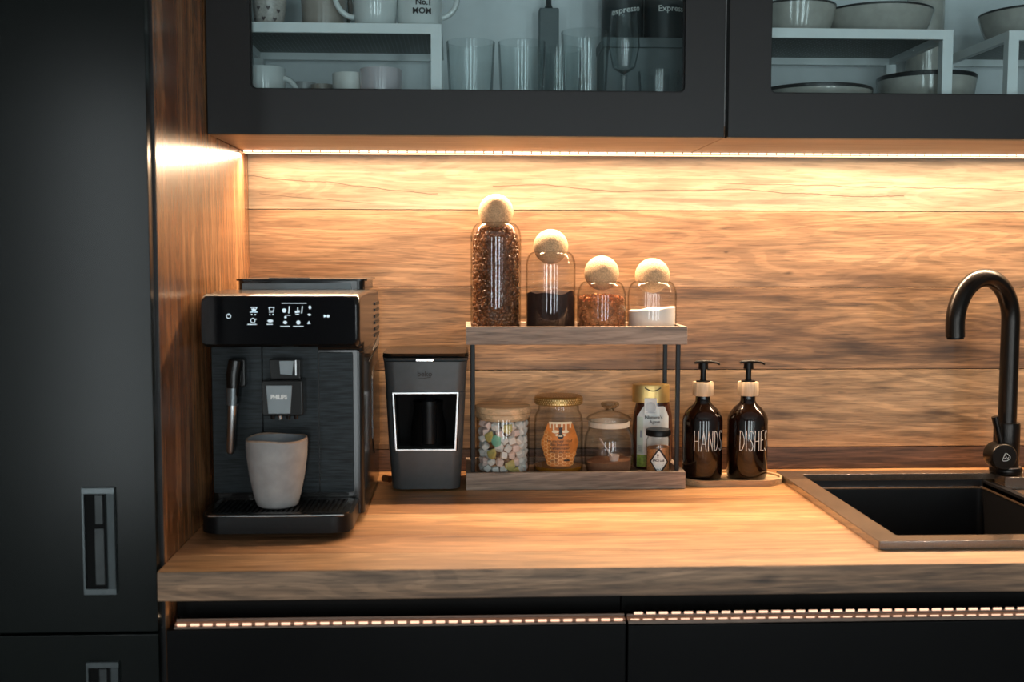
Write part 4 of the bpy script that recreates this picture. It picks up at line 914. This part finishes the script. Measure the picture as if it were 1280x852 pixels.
# squeeze bottle with gold cap
d = 0.066; x = 0.7255
j = empty('syrup_bottle', V(x, d, LF), 'brown squeeze bottle with a wide gold cap and pale green label', 'bottle')
prof = [(0, LF), (0.030, LF), (0.0345, LF+0.004), (0.0365, 0.045), (0.0365, 0.085), (0.0345, 0.115), (0.0310, 0.131), (0.0290, 0.138), (0, 0.138)]
obj('bottle_body', L(x, d, prof, seg=48, sd=0.62), M['syrup'], j, True)
cp = obj('cap', L(x-0.0035, d, [(0, 0.137), (0.0335, 0.137), (0.0335, 0.1665), (0.0325, 0.1685), (0, 0.1685)], seg=48, sd=0.66), M['gold'], j, True, label='gold flip cap')
def cap_pt(u, v, t):
    q = max(-0.99, min(0.99, (u-(x-0.0035))/0.0335)); return V(u, d + 0.0335*0.66*math.sqrt(1-q*q)+t, v)
obj('thumb_notch', ribbon(bmesh.new(), [(x-0.0180+0.0290*i/12, 0.1640-0.0055*math.sin(PI*i/12)) for i in range(13)], 0.0020, cap_pt, 0.0004), M['ink'], cp)
def bod_pt(u, v, t):
    q = max(-0.97, min(0.97, (u-x)/0.0360)); return V(u, d + 0.0362*0.62*math.sqrt(1-q*q)+t+0.0006, v)
lb = obj('label', patch(bmesh.new(), [(x-0.0300, 0.022), (x+0.026, 0.022), (x+0.026, 0.112), (x+0.018, 0.131), (x-0.020, 0.131), (x-0.0300, 0.112)], bod_pt), M['labwhite'], j, label='pale label with green foot')
obj('label_green', patch(bmesh.new(), [(x-0.0298, 0.022), (x-0.012, 0.022), (x-0.012, 0.044), (x-0.0298, 0.044)], bod_pt, 0.0006), M['labgreen'], lb)
obj('label_panel', patch(bmesh.new(), [(x-0.0298, 0.046), (x-0.020, 0.046), (x-0.020, 0.112), (x-0.0298, 0.112)], bod_pt, 0.0006), M['labpale'], lb)
tag_o = obj('paper_tag', B(x-0.0190, x+0.0030, d+0.0245, d+0.0250, 0.1175, 0.146), M['labwhite'], lb)
bm = bmesh.new(); fp = flat_at(d+0.0251)
for q in (0.0085, 0.0062): ribbon(bm, [(x-0.0080+q*math.cos(i*PI/10), 0.1300+q*math.sin(i*PI/10)) for i in range(21)], 0.0008, fp)
for i in range(8): a = i*PI/4; ribbon(bm, [(x-0.0080+0.002*math.cos(a), 0.130+0.002*math.sin(a)), (x-0.0080+0.0048*math.cos(a), 0.130+0.0048*math.sin(a))], 0.0008, fp)
ribbon(bm, [(x-0.016, 0.1200), (x+0.000, 0.1200)], 0.0009, fp)
obj('seal_print', bm, M['bluegrey'], lb)
obj('label_print', join([text_bm("Nature's", 0.0092, x-0.0020, 0.1115, bod_pt, bold=0.0001, thick=0.0030), text_bm('Agave', 0.0080, x-0.000, 0.1035, bod_pt, thick=0.0012)]), M['ink'], lb)
bm = bmesh.new(); patch(bm, [(x-0.0250, 0.075), (x-0.0225, 0.075), (x-0.0225, 0.088), (x-0.0250, 0.088)], bod_pt, 0.0012)
for k in range(6): ribbon(bm, [(x-0.0278, 0.050+k*0.002), (x-0.0225, 0.050+k*0.002)], 0.0008, bod_pt, 0.0012)
obj('fine_print', bm, M['bluegrey'], lb)
# small spice jar in front
d = 0.132; x = sc_x(0.7302, d, 0.10); r = 0.0212
j = empty('spice_jar', V(x, d, LF), 'small jar with a black lid and black-edged diamond label, in front of the bottle', 'jar')
op = [(0, LF), (r-0.003, LF), (r, LF+0.003), (r, 0.0780), (r-0.002, 0.0820), (r-0.003, 0.0850), (r-0.003, 0.0890)]
obj('jar_body', L(x, d, wall_profile(op, 0.0012), seg=48), M['glass'], j, True)
obj('lid', L(x, d, [(0, 0.0862), (0.0205, 0.0862), (0.0218, 0.0875), (0.0218, 0.0955), (0.0205, 0.0975), (0, 0.0980)], seg=48), M['matt_black'], j, True)
heap('orange_spice', x, d, r-0.0022, LF+0.0022, 0.0660, 0.002, 0.001, M['spice'], 'orange spice powder in the small black-lidded jar', 'spice', 21)
sp2 = cyl_at(x, d, r+0.0002); dxc = x-0.0040; dzc = 0.0440
dm = lambda s: [(dxc-0.0150*s, dzc), (dxc+0.002*s, dzc+0.0245*s), (dxc+0.0205*s, dzc-0.001*s), (dxc+0.002*s, dzc-0.0245*s)]
lb = obj('label', patch(bmesh.new(), dm(1.0), sp2), M['ink'], j, label='black-edged diamond label')
obj('label_field', patch(bmesh.new(), dm(0.80), sp2, 0.0003), M['labwhite'], lb)
bm = bmesh.new(); disc(bm, dxc, dzc+0.0115, 0.0018, sp2, 0.0005); ribbon(bm, [(dxc, dzc+0.0105), (dxc, dzc+0.0062)], 0.0018, sp2, 0.0005)
bm = join([bm, text_bm('SPICE LAB', 0.0048, dxc+0.0010, dzc+0.0015, sp2, bold=0.0002, thick=0.0005, sx=0.95), text_bm('No. 7', 0.0032, dxc+0.0015, dzc-0.0135, sp2, bold=0.0001, thick=0.0005)])
for k in range(3): ribbon(bm, [(dxc-0.0075+k*0.001, dzc-0.0040-k*0.0026), (dxc+0.0100-k*0.0012, dzc-0.0040-k*0.0026)], 0.0008, sp2, 0.0005)
obj('label_print', bm, M['ink'], lb)

# ------------------------------------------------------------ soap bottles on their tray
st_ = empty('soap_tray', V(0.857, 0.112, 0.0), 'oval bamboo tray under the two pump bottles', 'tray')
obj('base', prism_h(bmesh.new(), rrect(0.7680, 0.9480, 0.066, 0.158, 0.0455, 14), 0.0, 0.0070), M['bamboo'], st_, True)
obj('edge', frame(bmesh.new(), rrect(0.7680, 0.9480, 0.066, 0.158, 0.0455, 14), rrect(0.7720, 0.9440, 0.070, 0.154, 0.0415, 14), 0.0070, 0.0105, True), M['bamboo'], st_)
GL = {'H': [[(0,0),(0.02,1)],[(0.42,0),(0.40,1)],[(0,0.48),(0.42,0.50)]], 'A': [[(0,0),(0.25,1.0),(0.50,0)],[(0.09,0.36),(0.42,0.36)]], 'N': [[(0,0),(0,1),(0.42,0.02),(0.42,1)]],
      'D': [[(0,0.02),(0.02,1),(0.22,0.93),(0.40,0.62),(0.40,0.36),(0.22,0.06),(0,0.02)]], 'S': [[(0.40,0.86),(0.30,0.98),(0.12,0.96),(0.03,0.78),(0.10,0.58),(0.30,0.44),(0.39,0.24),(0.30,0.05),(0.12,0.0),(0.0,0.12)]],
      'I': [[(0,0),(0.01,1)]], 'E': [[(0.36,0.99),(0,0.98),(0,0.01),(0.36,0.02)],[(0,0.52),(0.28,0.53)]]}
ADV = {'H': 0.64, 'A': 0.70, 'N': 0.64, 'D': 0.60, 'S': 0.58, 'I': 0.22, 'E': 0.52}
def soap(x, word, label):
    d, r, zb = 0.112, 0.0352, 0.0072
    o = empty('soap_bottle', V(x, d, zb), label, 'soap dispenser', None)
    prof = [(0, zb), (r-0.007, zb), (r-0.002, zb+0.0025), (r, zb+0.008), (r, 0.109), (r-0.0012, 0.1165), (r-0.005, 0.1245), (r-0.0115, 0.1325), (r-0.019, 0.1385), (0.0130, 0.1440), (0.0128, 0.1530), (0, 0.1530)]
    obj('bottle_body', L(x, d, prof, seg=64), M['amber'], o, True)
    obj('collar', L(x, d, [(0, 0.1535), (0.0175, 0.1535), (0.0183, 0.1545), (0.0183, 0.1765), (0.0175, 0.1775), (0, 0.1775)], seg=48), M['bamboo_end'], o, True)
    pmp = obj('pump_stem', L(x, d, [(0, 0.1777), (0.0125, 0.1777), (0.0125, 0.1795), (0.0060, 0.1800), (0.0050, 0.1830), (0.0050, 0.2010), (0, 0.2010)], seg=24), M['matt_black'], o, True)
    obj('pump_head', tube(bmesh.new(), [V(x-0.016, d+0.001, 0.2110), V(x-0.012, d+0.001, 0.2122), V(x, d, 0.2125), V(x+0.014, d, 0.2128), V(x+0.024, d, 0.2110), V(x+0.0285, d, 0.2080)], [0.003, 0.0048, 0.0062, 0.0045, 0.0036, 0.0032], 14, flat=0.62), M['matt_black'], pmp, True)
    obj('head_neck', L(x, d, [(0, 0.2005), (0.0088, 0.2005), (0.0080, 0.2110), (0, 0.2110)], seg=24), M['matt_black'], pmp, True)
    h = 0.0355; u = -1.0; bm = bmesh.new(); cw = sum(ADV[c] for c in word)
    unit = 0.0580/cw; off = -0.0215
    pl_ = cyl_at(x, d, r+0.0002); px = x+off
    for c in word:
        for s in GL[c]:
            pts_ = [(px+a*unit, 0.0600+b*h) for a, b in s]; fine = []
            for p, q in zip(pts_, pts_[1:]):
                for i in range(4): fine.append((p[0]+(q[0]-p[0])*i/4, p[1]+(q[1]-p[1])*i/4))
            fine.append(pts_[-1]); ribbon(bm, fine, 0.0011, pl_, 0.0003)
        px += ADV[c]*unit
    obj('lettering', bm, M['white_print'], o)
soap(0.8062, 'HANDS', 'dark pump bottle lettered HANDS, left one on the oval tray')
soap(0.8862, 'DISHES', 'dark pump bottle lettered DISHES, right one on the oval tray')

# ------------------------------------------------------------ inside the wall cabinets
FL = 0.5990
def insert(x0, x1, label):
    o = empty('shelf_insert', V((x0+x1)/2, 0.17, FL), label, 'shelf insert', None)
    zt_, zb = 0.7520, 0.7372
    f = bmesh.new(); frame(f, rrect(x0, x1, 0.040, 0.290, 0.001), rrect(x0+0.010, x1-0.010, 0.050, 0.283, 0.001), zb, zt_, True); obj('frame', f, M['white_metal'], o)
    obj('perforated_top', B(x0+0.010, x1-0.010, 0.050, 0.283, zt_-0.0030, zt_-0.0012), M['rack_under'], o)
    for a in (x0, x1-0.0165):
        for dd_ in (0.0405, 0.2735): obj('leg', B(a, a+0.0165, dd_, dd_+0.0160, FL, zb), M['white_metal'], o)
    for a in (x0+0.002, x1-0.010): obj('side_rail', B(a, a+0.008, 0.0570, 0.2730, FL+0.001, FL+0.009), M['white_metal'], o)
    return zt_
IT = insert(0.024, 0.3530, 'white metal shelf insert with mugs on it, in the left wall cabinet')
insert(0.815, 1.1560, 'white metal shelf insert carrying two bowls, left in the right wall cabinet')
insert(1.2450, 1.50, 'white metal shelf insert partly in view at the right edge of the picture')
def mug(name, x, d, r, h, zb, m, label, cat='mug', handle=None, hs=1.0, taper=0.9, group=None):
    o = empty(name, V(x, d, zb), label, cat, group)
    pr_ = [(0, zb), (r*taper-0.003, zb), (r*taper, zb+0.003), (r*(taper+1)/2, zb+h*0.35), (r, zb+h*0.8), (r, zb+h), (r-0.003, zb+h), (r-0.003, zb+h*0.8), (r*taper-0.003, zb+0.008), (0, zb+0.006)]
    b_ = obj('cup_body', L(x, d, pr_, seg=40), m, o, True)
    if handle is not None:
        c, s = math.cos(handle), math.sin(handle); pts = []
        for i in range(17):
            a = -PI/2 + PI*i/16*1.0; q = r-0.004 + 0.026*hs*math.cos(a); pts.append(V(x+c*q, d+s*q, zb+h*0.52+0.030*hs*math.sin(a)))
        obj('handle', tube(bmesh.new(), pts, 0.0045, 12), m, o, True)
    return o
mg = mug('mug', 0.0815, 0.235, 0.0300, 0.095, IT, M['mugspeck'], 'speckled mug with small dark hearts, leftmost on the insert', taper=0.72)
hp_ = bmesh.new()
for i, (ph, hz) in enumerate(((-0.5, 0.028), (0.1, 0.028), (0.72, 0.024), (-0.2, 0.012), (0.5, 0.011), (-0.9, 0.012), (-0.2, 0.045), (0.4, 0.045))):
    def hplace(u, v, t, ph=ph, hz=hz):
        tt_ = hz/0.095; rr_ = 0.0300*(0.72 + 0.28*min(1, tt_/0.8)) + 0.0022; a = ph + u/rr_
        return V(0.0815+rr_*math.sin(a), 0.235+rr_*math.cos(a), IT+hz+v)
    hp_.faces.new([hp_.verts.new(hplace(a*0.0038, b*0.0038, 0)) for a, b in ((0, -0.9), (0.8, 0.1), (0.8, 0.6), (0.4, 0.8), (0, 0.45), (-0.4, 0.8), (-0.8, 0.6), (-0.8, 0.1))])
obj('heart_print', hp_, M['mugdark'], mg)
mug('mug', 0.1640, 0.205, 0.0380, 0.095, IT, M['mugtan'], 'dull tan mug between the heart mug and the white mug', handle=-0.9, taper=0.9)
mug('mug', 0.2480, 0.240, 0.0370, 0.100, IT, M['mugwhite'], 'white mug with its handle turned left on the insert', handle=PI-0.15, hs=1.15, taper=0.85)
mm_ = mug('mug', 0.3180, 0.236, 0.0360, 0.098, IT, M['mugwhite'], 'white mug printed MOM with its handle on the right', handle=0.1, hs=1.05, taper=0.97)
mp_ = cyl_at(0.3180, 0.236, 0.0362)
obj('print', join([text_bm('MOM', 0.0125, 0.3225, IT+0.0235, mp_, bold=0.0004, thick=0.0006), text_bm('No.1', 0.0125, 0.3250, IT+0.0370, mp_, bold=0.0004, thick=0.0006)]), M['ink'], mm_)
# cups under the insert
mug('cup', 0.0720, 0.235, 0.0330, 0.092, FL, M['mugwhite'], 'white cup under the insert, its handle to the right', 'cup', handle=0.15, hs=0.95)
mug('cup', 0.1230, 0.150, 0.0190, 0.083, FL, M['muggrey'], 'narrow grey cup behind the white cup under the insert', 'cup')
mug('cup', 0.1560, 0.175, 0.0190, 0.076, FL, M['mugtan'], 'small beige-grey cup under the insert', 'cup')
mug('cup', 0.2050, 0.225, 0.0270, 0.086, FL, M['cream'], 'cream cup left of the pinkish cup under the insert', 'cup')
mug('cup', 0.2560, 0.245, 0.0330, 0.090, FL, pbr('pinkish_glaze', (0.52, 0.47, 0.49), 0.2, var=0.05, coat=0.4), 'wide pinkish grey cup under the insert', 'cup')
# tumblers
M['tumbler'] = thin_glass('tumbler_glass', (0.96, 0.975, 0.975), (0.22, 0.26, 0.27), 1.2)
def tumbler(x, d, r, h, label, group=None, name='tumbler', taper=0.82, zb=FL):
    o = empty(name, V(x, d, zb), label, 'glass', group)
    pr_ = [(0, zb), (r*taper, zb), (r*(taper*0.6+0.4), zb+h*0.4), (r, zb+h-0.001), (r-0.0006, zb+h), (r-0.0018, zb+h-0.001), (r*(taper*0.6+0.4)-0.002, zb+h*0.4), (r*taper-0.003, zb+0.008), (0, zb+0.008)]
    obj('glass_wall', L(x, d, pr_, seg=40), M['tumbler'], o, True)
    return o
tumbler(0.3985, 0.205, 0.0395, 0.142, 'clear tumbler leftmost of the glasses, beside the insert')
tumbler(0.4815, 0.205, 0.0395, 0.142, 'clear tumbler second from the insert')
tumbler(0.5480, 0.150, 0.0380, 0.142, 'clear tumbler set back between the second and the tallest, in front of the dark necked block')
tumbler(0.5800, 0.245, 0.0385, 0.152, 'tallest and nearest clear tumbler in the row')
tumbler(0.7000, 0.235, 0.0330, 0.093, 'low clear glass in the right corner of the mug cabinet')
def wine(x, d, label):
    o = empty('stem_glass', V(x, d, FL), label, 'glass')
    obj('foot', L(x, d, [(0, FL), (0.028, FL), (0.028, FL+0.001), (0.004, FL+0.004), (0, FL+0.004)], seg=32), M['tumbler'], o, True)
    obj('stem', L(x, d, [(0, FL+0.004), (0.0035, FL+0.004), (0.0028, FL+0.05), (0.006, FL+0.085), (0, FL+0.085)], seg=16), M['tumbler'], o, True)
    z = FL+0.085; obj('glass_bowl', L(x, d, [(0, z), (0.018, z+0.012), (0.025, z+0.045), (0.021, z+0.10), (0.020, z+0.10), (0.024, z+0.045), (0.017, z+0.013), (0, z+0.0015)], seg=32), M['tumbler'], o, True)
wine(0.6420, 0.245, 'tall stem glass just right of the tallest tumbler')
# dark things at the back
bt = empty('dark_necked_block', V(0.531, 0.040, FL), 'dark square-shouldered block with a thin neck behind the glasses', 'bottle')  # plain block added to give a dark necked outline
xx = sc_x(0.531, 0.040, 0.12); zz = 0.395+(0.8125-0.395)*(CD-0.04)/(CD-0.12)
obj('bottle_body', prism_h(bmesh.new(), rrect(xx-0.0172, xx+0.0172, 0.024, 0.056, 0.003), FL, zz), M['tinlow'], bt, bevel=0.002)
obj('neck', L(xx, 0.040, [(0, zz), (0.009, zz), (0.005, zz+0.008), (0.0042, zz+0.06), (0, zz+0.06)], seg=20), M['tin'], bt, True)
def tin(x0, x1, d0, d1, z0, z1, word, label, tilt=0.0):
    o = empty('storage_tin', V((x0+x1)/2, (d0+d1)/2, z0), label, 'tin')
    r_ = (x1-x0)/2; xc, dc_ = (x0+x1)/2, d0+(x1-x0)/2
    obj('tin_body', L(xc, dc_, [(0, z0), (r_-0.001, z0), (r_, z0+0.001), (r_, z1), (0, z1)], seg=48), M['tin'], o, True)
    obj('tin_lid', L(xc, dc_, [(0, z1), (r_+0.0008, z1), (r_+0.0008, z1+0.012), (0, z1+0.012)], seg=48), M['matt_black'], o, True)
    pc = cyl_at(xc, dc_, r_+0.0003)
    def pl2(u, v, t): du = u-xc; return pc(u, v + tilt*du, t)
    obj('lettering', text_bm(word, 0.0145, xc+(0.004 if tilt == 0 else 0.002), 0.8130-(0.001 if tilt == 0 else 0.004), pl2, bold=0.0002, thick=0.0004), M['white_print'], o)
bxo = empty('tea_box', V(0.70, 0.12, FL), 'slate grey storage box under the dark lettered tins', 'box')
obj('box_body', B(0.6210, 0.7700, 0.058, 0.152, FL+0.0, 0.7450), M['tinlow'], bxo, bevel=0.002)
obj('box_lid', B(0.6195, 0.7710, 0.0565, 0.1535, 0.7450, 0.7620), M['tinlow'], bxo, bevel=0.002)
tin(0.6225, 0.6945, 0.070, 0.15, 0.7622, 0.870, 'espresso', 'dark round tin lettered espresso, left one on the grey box', tilt=0.18)
tin(0.6965, 0.7685, 0.072, 0.15, 0.7622, 0.870, 'Express', 'dark round tin lettered Express, right one on the grey box')
# bowls of the right cabinet
def bowl(x, d, r, h, zb, label, foot=0.5):
    o = empty('bowl', V(x, d, zb), label, 'bowl')
    pr_ = [(0, zb), (r*foot, zb), (r*(foot+0.22), zb+h*0.12), (r*0.93, zb+h*0.5), (r, zb+h*0.92)]
    inn = [(r-0.003, zb+h*0.92), (r*0.93-0.004, zb+h*0.5), (r*(foot+0.2)-0.004, zb+h*0.16), (0, zb+h*0.10)]
    obj('bowl_body', L(x, d, pr_+inn, seg=56), M['bowl'], o, True)
    obj('rim', L(x, d, [(r+0.0003, zb+h*0.92), (r+0.0003, zb+h*0.985), (r-0.0015, zb+h), (r-0.0033, zb+h*0.985), (r-0.0033, zb+h*0.92)], seg=56, closed=True), M['bowlrim'], o, True, label='black rim')
bowl(0.9290, 0.200, 0.0660, 0.052, IT, 'round stone-grey bowl with a black rim, left on the insert', 0.62)
bowl(1.0740, 0.170, 0.0930, 0.050, IT, 'wide shallow stone-grey bowl right of the round one on the insert', 0.6)
bowl(1.1620, 0.175, 0.0800, 0.098, FL, 'stone-grey bowl standing on the cabinet floor behind the insert leg', 0.5)
bowl(1.3380, 0.180, 0.0850, 0.050, IT, 'stone-grey bowl cut off by the right edge of the picture', 0.6)
bowl(0.9750, 0.170, 0.0930, 0.075, FL, 'dark-rimmed bowl low under the left insert, only its rim showing', 0.5)
cn = empty('column', V(1.2030, 0.050, FL), 'grey upright canister between the two shelf inserts', 'column')  # plain lidded cylinder added to give a grey upright outline
obj('column_body', L(1.2100, 0.050, [(0, FL), (0.030, FL), (0.032, FL+0.004), (0.032, FL+0.26), (0, FL+0.262)], seg=40), M['bowl'], cn, True)
obj('lid', L(1.2100, 0.050, [(0, FL+0.262), (0.033, FL+0.262), (0.033, FL+0.272), (0.008, FL+0.278), (0, FL+0.290)], seg=40), M['bowlrim'], cn, True)
